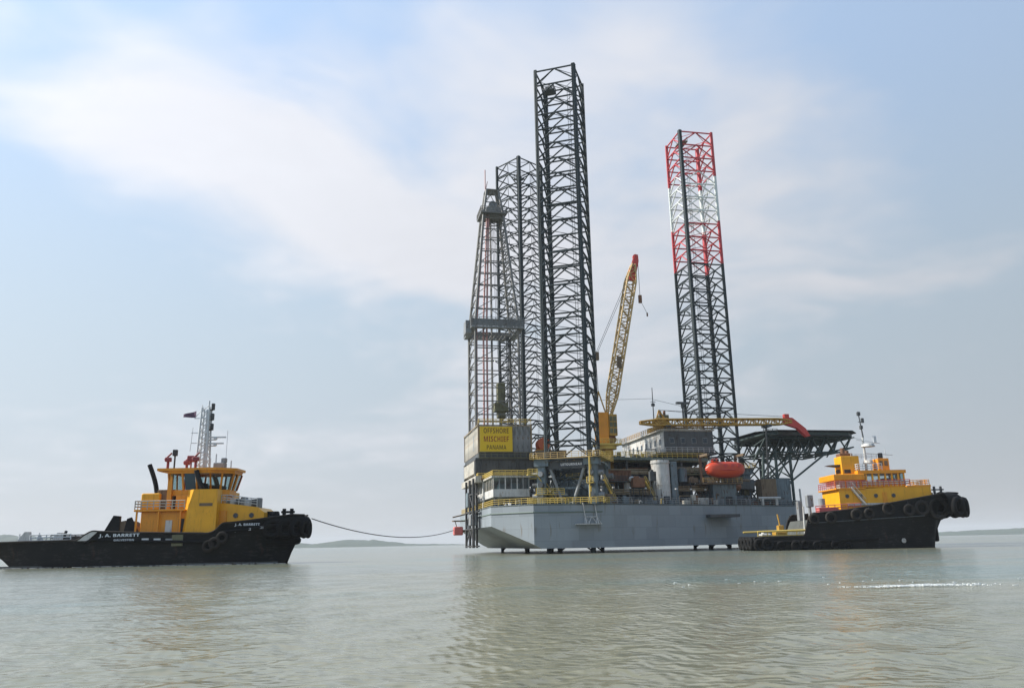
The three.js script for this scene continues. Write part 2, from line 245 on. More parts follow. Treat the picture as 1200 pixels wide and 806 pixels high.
// ---- hull
{
  const hull = group('hull', rig);
  const half = [[-17.6, 23.5], [-10.5, 31], [5.5, 31], [55.5, 13.8], [60.5, 9.0]];
  const plan = [...half, ...half.slice().reverse().map(([x, z]) => [x, -z])];
  const low = (x) => x < -9 ? mix(BOT, 5.7, (-9 - x) / 9) : BOT;
  const b = new Bag(), dk = new Bag(), un = new Bag();
  const cuts = []; // split side walls at the rake's knuckle
  for (let i = 0; i < plan.length; i++) {
    const a = plan[i], c = plan[(i + 1) % plan.length], seg = [a];
    if ((a[0] + 9) * (c[0] + 9) < 0) { const t = (-9 - a[0]) / (c[0] - a[0]); seg.push([-9, mix(a[1], c[1], t)]); }
    seg.push(c);
    for (let k = 0; k + 1 < seg.length; k++) { const [p, q] = [seg[k], seg[k + 1]]; b.add(G.quad(V3(q[0], low(q[0]), q[1]), V3(p[0], low(p[0]), p[1]), V3(p[0], DECK, p[1]), V3(q[0], DECK, q[1]))); }
  }
  b.g.forEach((g) => { const n = g.attributes.normal, p = g.attributes.position; if (n.getX(0) * (p.getX(0) - 15) + n.getZ(0) * p.getZ(0) < 0) { const a = p.array; for (let i = 0; i < a.length; i += 9) for (let k = 0; k < 3; k++) { const t = a[i + 3 + k]; a[i + 3 + k] = a[i + 6 + k]; a[i + 6 + k] = t; } g.computeVertexNormals(); } });
  b.build('hull_plating', M.hull, hull);
  dk.add(G.slab(plan, DECK - 0.3, DECK - 0.05)).build('main_deck', M.deck, hull);
  un.add(G.quad(V3(-17.6, 5.49, 23.5), V3(-9, BOT, 31), V3(-9, BOT, -31), V3(-17.6, 5.49, -23.5)));
  un.add(G.quad(V3(-17.6, 5.49, 23.5), V3(-10.5, low(-10.5), 31), V3(-9, BOT, 31), V3(-9, BOT, 30.9)));
  un.add(G.slab(plan.map(([x, z]) => [Math.max(x, -9), z]), BOT, BOT + 0.02)).build('hull_bottom', M.hull, hull);
  const strip = new Bag(), sy = 7.9;
  const edge = (pts) => { for (let i = 0; i + 1 < pts.length; i++) strip.tube(V3(pts[i][0], sy, pts[i][1]), V3(pts[i + 1][0], sy, pts[i + 1][1]), 0.16, 6); };
  edge([[-17.6, -23.5], [-17.6, 23.5], [-10.5, 31], [3.5, 31]]); strip.build('rubbing_strip', bare('strip', 0.13, 0.17, 0.15, 0.6), hull);
  // boarding platform hung on the side
  const bp = new Bag(); for (const x of [-0.2, 2.2]) { bp.tube(V3(x - 0.3, DECK + 0.2, 31.12), V3(x, 6.7, 31.5), 0.09); bp.tube(V3(x, 6.7, 31.5), V3(x + 0.1, 5.6, 32.2), 0.09); bp.tube(V3(x, 6.7, 31.2), V3(x - 0.3, 5.6, 32.2), 0.08); bp.tube(V3(x + 0.9, 5.6, 31.3), V3(x, 6.9, 31.3), 0.08); }
  bp.tube(V3(0, 6.9, 31.4), V3(2.3, 6.9, 31.4), 0.09).box(-2.2, 2.9, 5.45, 5.6, 31.06, 32.4).tube(V3(0.3, 5.6, 32), V3(1.1, 6.9, 31.4), 0.07).tube(V3(2, 5.6, 32), V3(1.2, 6.9, 31.4), 0.07);
  bp.build('boarding_platform', M.white, hull);
  const sp = new Bag(); sp.box(29.2, 36.0, 6.7, 7.3, 21.0, 25.0); sp.build('sponson', M.greyD, hull).rotation.set(0, 0, 0);
  // guard rails round the deck edge
  const y1 = new Bag(); y1.rail([V3(-17.2, DECK, 23.3), V3(-10.4, DECK, 30.6), V3(5.4, DECK, 30.6)], 1.2, 1.5, 0.045); y1.rail([V3(-17.2, DECK, 23.3), V3(-17.2, DECK, -23)], 1.2, 1.5, 0.06); y1.build('handrail', M.yellow, hull);
  new Bag().rail([V3(5.4, DECK, 30.6), V3(55.2, DECK, 13.5), V3(60.1, DECK, 8.8), V3(60.1, DECK, -8.8)], 1.2, 1.8, 0.055).build('handrail', M.grey, hull);
  new Bag().tube(V3(60.2, 2.0, 9.3), V3(60.0, 13.5, 9.3), 0.22, 8).build('bow_post', M.white, hull);
  // dark fender frame and gear on the port half of the stern
  const sf = new Bag(); for (const [x, z] of [[-19.3, 11], [-19.3, 5.6], [-19.3, 0], [-18.2, 8.4], [-18.2, 2.8]]) sf.cyl(x, z, 1.3, 16.0, 0.27, 8);
  for (const y of [1.5, 5.2, 8.9, 12.6]) for (const x of [-19.3, -18.2]) sf.box(x - 0.15, x + 0.15, y, y + 0.3, -0.6, 11.4);
  for (let i = 0; i < 3; i++) for (const [a, b] of [[11, 5.6], [0, 5.6]]) sf.tube(V3(-19.3, 1.8 + i * 3.7, a), V3(-19.3, 5.2 + i * 3.7, b), 0.14);
  sf.build('stern_frame', M.dark, hull);
  part('hose_cabinet', G.rbox(-19.6, -18.0, 10.2, 13.4, 1.0, 4.2, 0.1), M.greyB, hull); part('hose_cabinet', G.rbox(-19.8, -18.4, 6.0, 8.4, 6.8, 9.8, 0.2), M.grey, hull);
}

// ---- legs
const BAY = 3.755, W2 = 4.57, TOP = 109.1;
function rackGeo(y0, y1) { // toothed rack either side of the chord's pipe
  const n = Math.round((y1 - y0) / 0.42), pts = []; for (let i = 0; i <= n; i++) { const y = mix(y0, y1, i / n), h = (y1 - y0) / n; pts.push([0.50, y], [0.63, y + h * 0.25], [0.63, y + h * 0.5], [0.50, y + h * 0.75]); }
  const out = [...pts.filter((p) => p[1] <= y1), ...pts.filter((p) => p[1] <= y1).reverse().map(([x, y]) => [-x, y])]; return G.prism(out, -0.08, 0.08);
}
function leg(cx, cz, rot, bands) {
  const L = group('leg', rig); L.position.set(cx, 0, cz); L.rotation.y = rot;
  const colour = (y) => { for (const [a, b, m] of bands) if (y >= a && y < b) return m; return M.legs; };
  const cuts = [-4, ...bands.map((q) => q[0]).filter((y) => y < TOP), TOP].sort((a, b) => a - b);
  const C = [[-W2, -W2], [W2, -W2], [W2, W2], [-W2, W2]];
  for (const [x, z] of C) for (let i = 0; i + 1 < cuts.length; i++) { const bareChord = bands.length && x < 0 && z > 0;
    const [y0, y1] = [cuts[i], cuts[i + 1]];
    new Bag().cyl(x, z, y0, y1, 0.40, 10).add(rackGeo(y0, y1).rotateY(Math.PI / 4 * (x * z > 0 ? 1 : -1)).translate(x, 0, z)).build('chord', bareChord ? M.legs : colour((y0 + y1) / 2), L);
  }
  for (let k = 0; ; k++) {
    const y = TOP - 0.35 - k * BAY, yb = y - BAY; if (yb < -4) break;
    if (y < DECK + 0.5 && yb > BOT - 0.2) continue; // inside the hull
    const m = colour(y - 0.2), md = colour(y - BAY / 2);
    for (let f = 0; f < 4; f++) { const e = [[0, -W2], [W2, 0], [0, W2], [-W2, 0]], p = e[f], q = e[(f + 1) % 4]; member(L, 'inner_brace', V3(p[0], y, p[1]), V3(q[0], y, q[1]), 0.075, m); }
    for (let f = 0; f < 4; f++) {
      const a = C[f], c = C[(f + 1) % 4], mid = V3((a[0] + c[0]) / 2, y, (a[1] + c[1]) / 2);
      member(L, 'horizontal_brace', V3(a[0], y, a[1]), V3(c[0], y, c[1]), 0.19, m);
      member(L, 'diagonal_brace', mid, V3(a[0], yb + 0.35, a[1]), 0.17, md); member(L, 'diagonal_brace', mid, V3(c[0], yb + 0.35, c[1]), 0.17, md);
    }
  }
  const lad = new Bag(); for (const s of [-0.3, 0.3]) lad.tube(V3(s + 1.2, 12, -W2 + 0.3), V3(s + 1.2, TOP - 1, -W2 + 0.3), 0.05, 4); for (let y = 12; y < TOP - 1; y += 0.6) lad.tube(V3(0.9, y, -W2 + 0.3), V3(1.5, y, -W2 + 0.3), 0.03, 4); lad.build('ladder', M.legs, L);
  return L;
}
const legA = leg(0, 23.3, -0.505, []);
const legB = leg(0, -23.3, -1.01, []);
const legC = leg(42.9, 0, 0.0, [[71.5, 83.4, M.legRed], [83.4, 96.2, M.legWhite], [96.2, 200, M.legRed]]);
new Bag().box(-4.4, -1.8, TOP - 1.6, TOP - 1.4, -4.4, -1.6).rail([V3(-4.3, TOP - 1.4, -1.7), V3(-1.9, TOP - 1.4, -1.7), V3(-1.9, TOP - 1.4, -4.3)], 1.2, 1.2, 0.06).box(-4.2, -2.6, TOP - 1.4, TOP + 0.1, -4.2, -3.0).build('leg_platform', M.greyD, legA);
new Bag().box(-4.4, -2.0, TOP - 2.0, TOP - 1.8, -4.4, -2.0).rail([V3(-4.3, TOP - 1.8, -2.1), V3(-2.1, TOP - 1.8, -2.1)], 1.2, 1.2, 0.06).box(-4.2, -3.2, TOP - 1.8, TOP - 0.6, -4.2, -3.0).build('leg_platform', M.greyD, legB);
new Bag().box(-4.4, -2.2, TOP - 3.0, TOP - 2.8, 0.6, 4.2).rail([V3(-2.3, TOP - 2.8, 0.7), V3(-2.3, TOP - 2.8, 4.1)], 1.2, 1.2, 0.06).build('leg_platform', M.brown, legC);

// ---- jack houses round each leg
function jackHouse(L, o) {
  const J = group('jack_house', rig); J.position.copy(L.position); J.rotation.y = L.rotation.y; const C = [[-1, -1], [1, -1], [1, 1], [-1, 1]], e = W2;
  for (const [sx, sz] of C) { // a tower of gear units at every chord
    const t = new Bag(); t.rbox(sx * e + sx * 0.75 - 0.95, sx * e + sx * 0.75 + 0.95, DECK - 0.2, 18.3, sz * e + sz * 0.75 - 0.95, sz * e + sz * 0.75 + 0.95, 0.25); t.box(sx * e + sx * 0.6 - 1.5, sx * e + sx * 0.6 + 1.5, 17.2, 18.6, sz * e + sz * 0.6 - 1.5, sz * e + sz * 0.6 + 1.5); t.build('jack_tower', M.greyB, J);
    for (let k = 0; k < 3; k++) { const y = 11.2 + k * 2.2; new Bag().add(new THREE.CylinderGeometry(0.55, 0.55, 1.3, 12).rotateZ(Math.PI / 2).translate(sx * (e + 2.2), y, sz * (e + 0.6))).add(new THREE.CylinderGeometry(0.55, 0.55, 1.3, 12).rotateX(Math.PI / 2).translate(sx * (e + 0.6), y, sz * (e + 2.2))).build('jacking_motor', k % 2 ? M.greyD : M.grey, J); }
  }
  for (let f = 0; f < 4; f++) {
    const g = new Bag(), h = Math.PI / 2 * f, q = e + 0.9;
    g.box(-e + 0.7, e - 0.7, 16.6, 18.2, q - 0.35, q + 0.35); g.build('ring_girder', f === 0 || f === 3 ? M.greyD : M.greyD, J).rotation.y = h;
    for (const s of [-1, 1]) { const d = new Bag().tube(V3(s * (e - 1.0), 16.8, q), V3(s * 1.0, DECK, q), 0.34, 8); d.build('strut', M.grey, J).rotation.y = h; }
    new Bag().box(-e + 0.8, e - 0.8, 12.6, 13.0, q - 1.3, q - 0.9).box(-e + 0.8, e - 0.8, 14.7, 15.0, q - 1.3, q - 0.9).build('inner_beam', M.greyB, J).rotation.y = h;
    const w = new Bag().box(-q - 1.9, q + 1.9, 18.62, 18.75, q + 0.3, q + 1.9).rail([V3(-q - 1.8, 18.75, q + 1.8), V3(q + 1.8, 18.75, q + 1.8)], 1.1, 1.5, 0.045); const ww = w.build('walkway', f % 2 ? M.yellow : M.boom, J); ww.rotation.y = h;
    new Bag().rail([V3(-q - 2.3, DECK, q + 2.4), V3(q + 2.3, DECK, q + 2.4)], 1.15, 1.5, 0.05).build('handrail', M.yellow, J).rotation.y = h;
  }
  const core = new Bag(); for (const [x, z] of [[0, 0], [-2, 1.4], [1.8, -1.6]]) core.rbox(x - 1.3, x + 1.3, DECK - 0.2, 14.2, z - 1.1, z + 1.1, 0.1); core.build('gear_cabinet', M.greyB, J);
  return J;
}
const jA = jackHouse(legA), jB = jackHouse(legB), jC = jackHouse(legC);
{ // name board on the girder and the yellow ladder beside it
  const t = lettering([['LETOURNEAU', 0.9, '#e8eaf0', 0.9]], 5, 0.75, { bg: '#3a3f4c' });
  const p = printMesh('name_board', t, 5.0, 0.75, jA); p.position.set(1.0, 17.45, W2 + 0.9 + 0.36);
  new Bag().stair(V3(W2 + 0.4, DECK, W2 + 2.6), V3(W2 + 0.6, 18.6, W2 + 2.6), 1.2).box(W2 - 0.1, W2 + 1.2, 13.4, 13.55, W2 + 1.9, W2 + 3.3).rail([V3(W2 - 0.1, 13.5, W2 + 3.2), V3(W2 + 1.2, 13.5, W2 + 3.2)], 1.1, 0.8, 0.06).build('ladder', M.yellow, jA);
}

// ---- cantilever, drill floor and wind wall
{
  const c = group('cantilever', rig);
  for (const z of [-9.0, 8.2]) new Bag().box(-18.5, 20, 16.4, 20.4, z - 0.5, z + 0.5).box(-18.5, 20, 20.4, 20.75, z - 0.95, z + 0.95).box(-18.5, 20, 16.1, 16.4, z - 0.9, z + 0.9).build('girder', M.greyD, c);
  for (let x = -17; x < 20; x += 4) for (const z of [8.75, -8.45]) new Bag().box(x - 0.09, x + 0.09, 16.42, 20.38, z - 0.02, z + 0.42).build('stiffener', M.greyD, c);
  new Bag().box(-18.6, -17.6, 17.4, 20.2, -8.4, 7.6).build('end_beam', M.cream, c);
  new Bag().box(-18.4, 6, 15.9, 16.05, 9.2, 11.4).rail([V3(-18.3, 16.05, 11.3), V3(6, 16.05, 11.3)], 1.1, 1.4, 0.05).rail([V3(-18.3, 16.05, 9.3), V3(-18.3, 16.05, 11.3)], 1.1, 1.2, 0.07).build('walkway', M.yellow, c);
  new Bag().box(-18.9, -17.4, 15.2, 16.6, -10.8, 11.6).build('stern_walkway', M.cream, c);
  for (const [x, z] of [[-15, 8.2], [-4, 8.2], [10, 8.2], [-15, -9], [-4, -9], [10, -9]]) new Bag().rbox(x - 0.8, x + 0.8, DECK - 0.1, 16.1, z - 0.8, z + 0.8, 0.1).build('pedestal', M.greyB, c);
  for (const [x, z, y] of [[-17.0, 10.9, 16], [-16.6, -6, 16], [-16.4, -12, 21]]) part('riser_pipe', G.tube(V3(x, DECK - 0.1, z), V3(x, y, z), 0.3, 8), M.white, c);
  const f = group('drill_floor', rig), x0 = -17.7, x1 = -5.5, z0 = -13.2, z1 = 8.6;
  new Bag().box(x0, x1, 20.9, 21.9, z0, z1).build('floor_frame', M.greyD, f);
  new Bag().box(x0 + 0.4, x1 - 0.4, 20.2, 20.9, z0 + 0.6, z1 - 0.6).build('substructure', M.greyD, f);
  new Bag().box(x0 + 0.2, x1 - 0.2, 21.9, 22.1, z0 + 0.2, z1 - 0.2).build('floor_plate', M.brown, f);
  // corrugated wind wall, sheet by sheet
  const sheet = (n, w) => { const s = []; for (let i = 0; i <= 8; i++) s.push([i * w / 8, (i % 2 ? 0.09 : 0)]); return new THREE.ExtrudeGeometry(new THREE.Shape([...s, ...s.slice().reverse().map(([a, b]) => [a, b - 0.03])].map((p) => new THREE.Vector2(...p))), { depth: 6.0, bevelEnabled: false }).rotateX(-Math.PI / 2); };
  const sg = boxUV(plain(sheet(0, 1.22)));
  const ws = (x, z, ry, mat) => { const m = put('wall_sheet', new THREE.Mesh(sg, mat), f); m.position.set(x, 22.0, z); m.rotation.y = ry; };
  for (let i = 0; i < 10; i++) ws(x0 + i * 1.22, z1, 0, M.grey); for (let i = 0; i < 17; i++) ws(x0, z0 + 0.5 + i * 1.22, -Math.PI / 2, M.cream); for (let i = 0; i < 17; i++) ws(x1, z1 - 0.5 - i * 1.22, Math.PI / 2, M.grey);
  const fr = new Bag(); for (const [x, z] of [[x0, z1], [x1, z1], [x0, z0], [x1, z0]]) fr.box(x - 0.16, x + 0.16, 21.9, 28.5, z - 0.16, z + 0.16); fr.box(x0, x1, 28.0, 28.25, z1 + 0.1, z1 + 0.3).box(x0 - 0.3, x0 - 0.1, 28.0, 28.25, z0, z1).box(x0, x1, 28.0, 28.25, z0 - 0.3, z0 - 0.1); fr.build('wall_frame', M.tan, f);
  new Bag().box(x0 - 0.06, x0 - 0.02, 23.0, 26.6, 1.0, 2.1).build('door', M.grey, f);
  const t = lettering([['OFFSHORE', 0.80, '#6b4a06', 0.86], ['MISCHIEF', 0.80, '#8a3a04', 0.92], ['PANAMA', 0.62, '#6a5506', 0.72]], 7.4, 5.6, { bg: '#d8b416' });
  const sgn = group('sign', f); sgn.position.set(x0 + 4.0, 25.0, z1 + 0.36);
  printMesh('sign_face', t, 7.4, 5.6, sgn).position.z = 0.06; new Bag().box(-3.75, 3.75, -2.85, 2.85, -0.08, 0.045).build('sign_board', M.yellow, sgn);
  new Bag().rail([V3(x0, 28.5, z1), V3(x1, 28.5, z1)], 1.1, 1.4, 0.06).build('handrail', M.yellow, f);
  new Bag().rail([V3(x1, 20.9, z1 + 0.8), V3(x0, 20.9, z1 + 0.8)], 1.1, 1.4, 0.06, 2).box(x0, x1, 20.7, 20.85, z1, z1 + 0.9).build('walkway', M.olive, f);
}

// ---- derrick
{
  const d = group('derrick', rig), cx = -12.2, cz = -1.5;
  const wid = (y) => y < 54 ? 5.25 : y < 83 ? mix(5.25, 2.5, (y - 54) / 29) : mix(2.5, 1.5, (y - 83) / 7);
  const C = [[-1, -1], [1, -1], [1, 1], [-1, 1]], P = (s, y) => V3(cx + s[0] * wid(y), y, cz + s[1] * wid(y));
  const lev = []; for (let y = 28.2; y < 53; y += 3.2) lev.push(y); for (let y = 54; y < 82; y += 3.1) lev.push(y); lev.push(82.8, 86.4, 90);
  lev[0] = 22.1;
  for (const s of C) { const mt = s[0] < 0 ? M.derrick : M.derrick; for (const [a, b] of [[22, 54], [54, 83], [83, 90]]) member(d, 'corner_post', P(s, a), P(s, b - 0.001), 0.32, mt, 8); }
  for (let i = 0; i < lev.length; i++) for (let f = 0; f < 4; f++) {
    const y = lev[i]; if (i) member(d, 'horizontal_brace', P(C[f], y), P(C[(f + 1) % 4], y), 0.14, M.derrick);
    if (i + 1 < lev.length && (f % 2 === 1 || i % 2)) { const y2 = lev[i + 1], md = P(C[f], y2).add(P(C[(f + 1) % 4], y2)).multiplyScalar(0.5); member(d, 'diagonal_brace', P(C[f], y), md, 0.10, M.derrick); member(d, 'diagonal_brace', P(C[(f + 1) % 4], y), md, 0.10, M.derrick); }
  }
  const rb = new Bag(), q = 6.4; rb.box(cx - q, cx + q, 52.2, 52.5, cz - q, cz - q + 1.5).box(cx - q, cx + q, 52.2, 52.5, cz + q - 1.5, cz + q).box(cx - q, cx - q + 1.5, 52.2, 52.5, cz - q + 1.5, cz + q - 1.5).box(cx + q - 1.5, cx + q, 52.2, 52.5, cz - q + 1.5, cz + q - 1.5); rb.rail([V3(cx - q, 52.5, cz - q), V3(cx - q, 52.5, cz + q), V3(cx + q, 52.5, cz + q), V3(cx + q, 52.5, cz - q)], 2.2, 1.0, 0.08, 5); rb.box(cx - q - 1.1, cx - q + 0.3, 51.2, 54.3, cz + 1.2, cz + 4.5); for (const a of [-1, 1]) rb.box(cx - q, cx + q, 52.6, 54.3, cz + a * (q - 0.12) - 0.05, cz + a * (q - 0.12) + 0.05).box(cx + a * (q - 0.12) - 0.05, cx + a * (q - 0.12) + 0.05, 52.6, 54.3, cz - q + 0.3, cz + q - 0.3); rb.build('racking_board', M.grey, d);
  const mb = new Bag(); for (let x = -4; x <= 4; x += 0.9) mb.box(cx + x - 0.06, cx + x + 0.06, 51.9, 52.15, cz - 5, cz + 1); mb.build('pipe_finger', M.derrick, d);
  const cb = new Bag(), r = 3.3; cb.box(cx - r, cx + r, 83.0, 83.4, cz - r, cz + r).rail([V3(cx - r, 83.4, cz - r), V3(cx - r, 83.4, cz + r), V3(cx + r, 83.4, cz + r), V3(cx + r, 83.4, cz - r), V3(cx - r, 83.4, cz - r)], 1.3, 0.9, 0.07); cb.build('crown_platform', M.derrick, d);
  new Bag().box(cx - 1.6, cx + 2.4, 83.4, 85.4, cz - 1.4, cz + 1.4).add(new THREE.CylinderGeometry(1.1, 1.1, 2.0, 14).rotateX(Math.PI / 2).translate(cx + 0.2, 86.2, cz)).build('crown_block', M.grey, d);
  new Bag().box(cx - 1.8, cx + 1.8, 90, 90.2, cz - 1.8, cz + 1.8).build('gin_frame', M.derrick, d);
  new Bag().tube(V3(cx - 1.6, 90, cz), V3(cx - 1.6, 96.2, cz), 0.14, 6).tube(V3(cx - 1.6, 90.2, cz), V3(cx - 1.0, 93, cz), 0.1).build('antenna', M.derrickPink, d);
  for (const [x, z, m] of [[-3.2, 4.2, M.derrickPink], [-2.4, 4.4, M.derrickPink], [-4.4, 1.0, M.derrickPink]]) new Bag().tube(V3(cx + x, 22.2, cz + z), V3(cx + x * 0.98, 54, cz + z), 0.24, 6).tube(V3(cx + x * 0.98, 54, cz + z), V3(cx + x * 0.48, 83, cz + z * 0.45), 0.24, 6).build('standpipe', m, d);
  new Bag().rbox(cx + 0.2, cx + 2.2, 31, 39.4, cz + 1.6, cz + 3.4, 0.3).box(cx - 0.5, cx + 2.8, 32.5, 34.5, cz + 1.2, cz + 3.8).cyl(cx + 1.2, cz + 2.5, 24, 31, 0.25).build('top_drive', M.olive, d);
  for (const dx of [-0.35, 0, 0.35]) member(d, 'drill_line', V3(cx + 1.2 + dx, 39.3, cz + 2.4), V3(cx + 0.3 + dx, 83, cz), 0.05, M.dark, 4);
  new Bag().rbox(cx + 1.2, cx + 4.4, 22.1, 27.8, cz - 3.6, cz - 0.6, 0.2).box(cx - 4.5, cx - 1, 22.1, 26, cz - 4, cz - 1.2).build('drawworks', M.blue, d);
  for (let i = 0; i < 6; i++) member(d, 'drill_pipe', V3(cx + 3.2 + (i % 4) * 0.35, 22.2, cz + 1.4 + Math.floor(i / 4) * 0.4), V3(cx + 3.0 + (i % 4) * 0.35, 51.6, cz + 1.2 + Math.floor(i / 4) * 0.4), 0.09, M.greyD, 5);
  const gd = new Bag(); for (const z of [-0.6, 0.6]) gd.tube(V3(cx - 0.4, 22, cz + z), V3(cx - 0.4, 82, cz + z), 0.16, 5); for (let y = 24; y < 82; y += 2) gd.tube(V3(cx - 0.4, y, cz - 0.6), V3(cx - 0.4, y, cz + 0.6), 0.06, 4); gd.build('guide_rail', M.derrick, d);
  new Bag().rail([V3(cx - 5.2, 28.6, cz + 9.9), V3(cx - 5.2, 28.6, cz + 6)], 1.1, 1, 0.05).tube(V3(cx - 5.4, 28, cz + 6), V3(cx - 2, 22.1, cz + 9), 0.18).build('stay', M.tan, d);
}

// ---- deckhouse across the stern
{
  const h = group('deckhouse', rig), x0 = -16.9, x1 = -9.2, z0 = -2, z1 = 22.2, y0 = 11.4, y1 = 15.7;
  new Bag().box(x0, x1, y0, 13.0, z0, z1).build('lower_wall', M.white, h);
  new Bag().box(x1 - 0.2, x1, 13.0, y1 - 0.35, z0, z1).box(x0, x1 - 0.2, 13.0, y1 - 0.35, z0, z0 + 0.2).build('back_wall', M.grey, h); for (const [a, b, z] of [[-15.2, -13.6, 18.5], [-12.6, -11.0, 20.2], [-15.0, -13.0, 12], [-14.6, -12.4, 5]]) part('console', G.rbox(a, b, 13.0, 14.3, z - 0.7, z + 0.7, 0.08), M.greyB, h);
  new Bag().box(x0 - 0.35, x1 + 0.35, y1 - 0.35, y1, z0, z1 + 0.35).build('roof', M.cream, h);
  for (let i = 0; i < 6; i++) part('window', G.quad(V3(x0 + 0.15 + i * 1.25, 13.0, z1 - 0.1), V3(x0 + 1.3 + i * 1.25, 13.0, z1 - 0.1), V3(x0 + 1.3 + i * 1.25, 15.35, z1 - 0.1), V3(x0 + 0.15 + i * 1.25, 15.35, z1 - 0.1)), PANE, h);
  for (let i = 0; i < 12; i++) part('window', G.quad(V3(x0 + 0.1, 13.0, z0 + 0.4 + i * 2), V3(x0 + 0.1, 13.0, z0 + 2.1 + i * 2), V3(x0 + 0.1, 15.35, z0 + 2.1 + i * 2), V3(x0 + 0.1, 15.35, z0 + 0.4 + i * 2)), PANE, h);
  for (let i = 0; i <= 6; i++) new Bag().box(x0 + i * 1.25 - 0.03, x0 + i * 1.25 + 0.2, 13.0, 15.35, z1 - 0.16, z1).build('mullion', i % 2 ? M.grey : M.white, h);
  for (let i = 0; i <= 12; i++) new Bag().box(x0, x0 + 0.16, 13.0, 15.35, z0 + i * 2 + 0.1, z0 + i * 2 + 0.4).build('mullion', M.cream, h);
  for (const [x, z] of [[x0 + 0.6, z1 - 0.6], [x1 - 0.6, z1 - 0.6], [x0 + 0.6, 8], [x1 - 0.6, 8]]) new Bag().box(x - 0.3, x + 0.3, DECK - 0.1, y0, z - 0.3, z + 0.3).build('support', M.greyD, h);
  new Bag().rail([V3(x0, y1, z0 + 1), V3(x0, y1, z1), V3(x1, y1, z1)], 1.1, 1.3, 0.07).build('handrail', M.yellow, h);
  new Bag().stair(V3(-4.2, DECK, 25.6), V3(-8.6, 15.6, 25.6), 1.2).box(-10.4, -8.4, 15.5, 15.65, 24.9, 26.3).rail([V3(-10.4, 15.6, 26.2), V3(-8.4, 15.6, 26.2)], 1.1, 1, 0.07).build('stair', M.yellow, h);
  new Bag().rail([V3(-9, 11.6, 27.4), V3(-3.2, 11.6, 27.4)], 1.1, 1.1, 0.07).box(-9, -3.2, 11.45, 11.6, 25.6, 27.5).build('side_walkway', M.yellow, h);
}

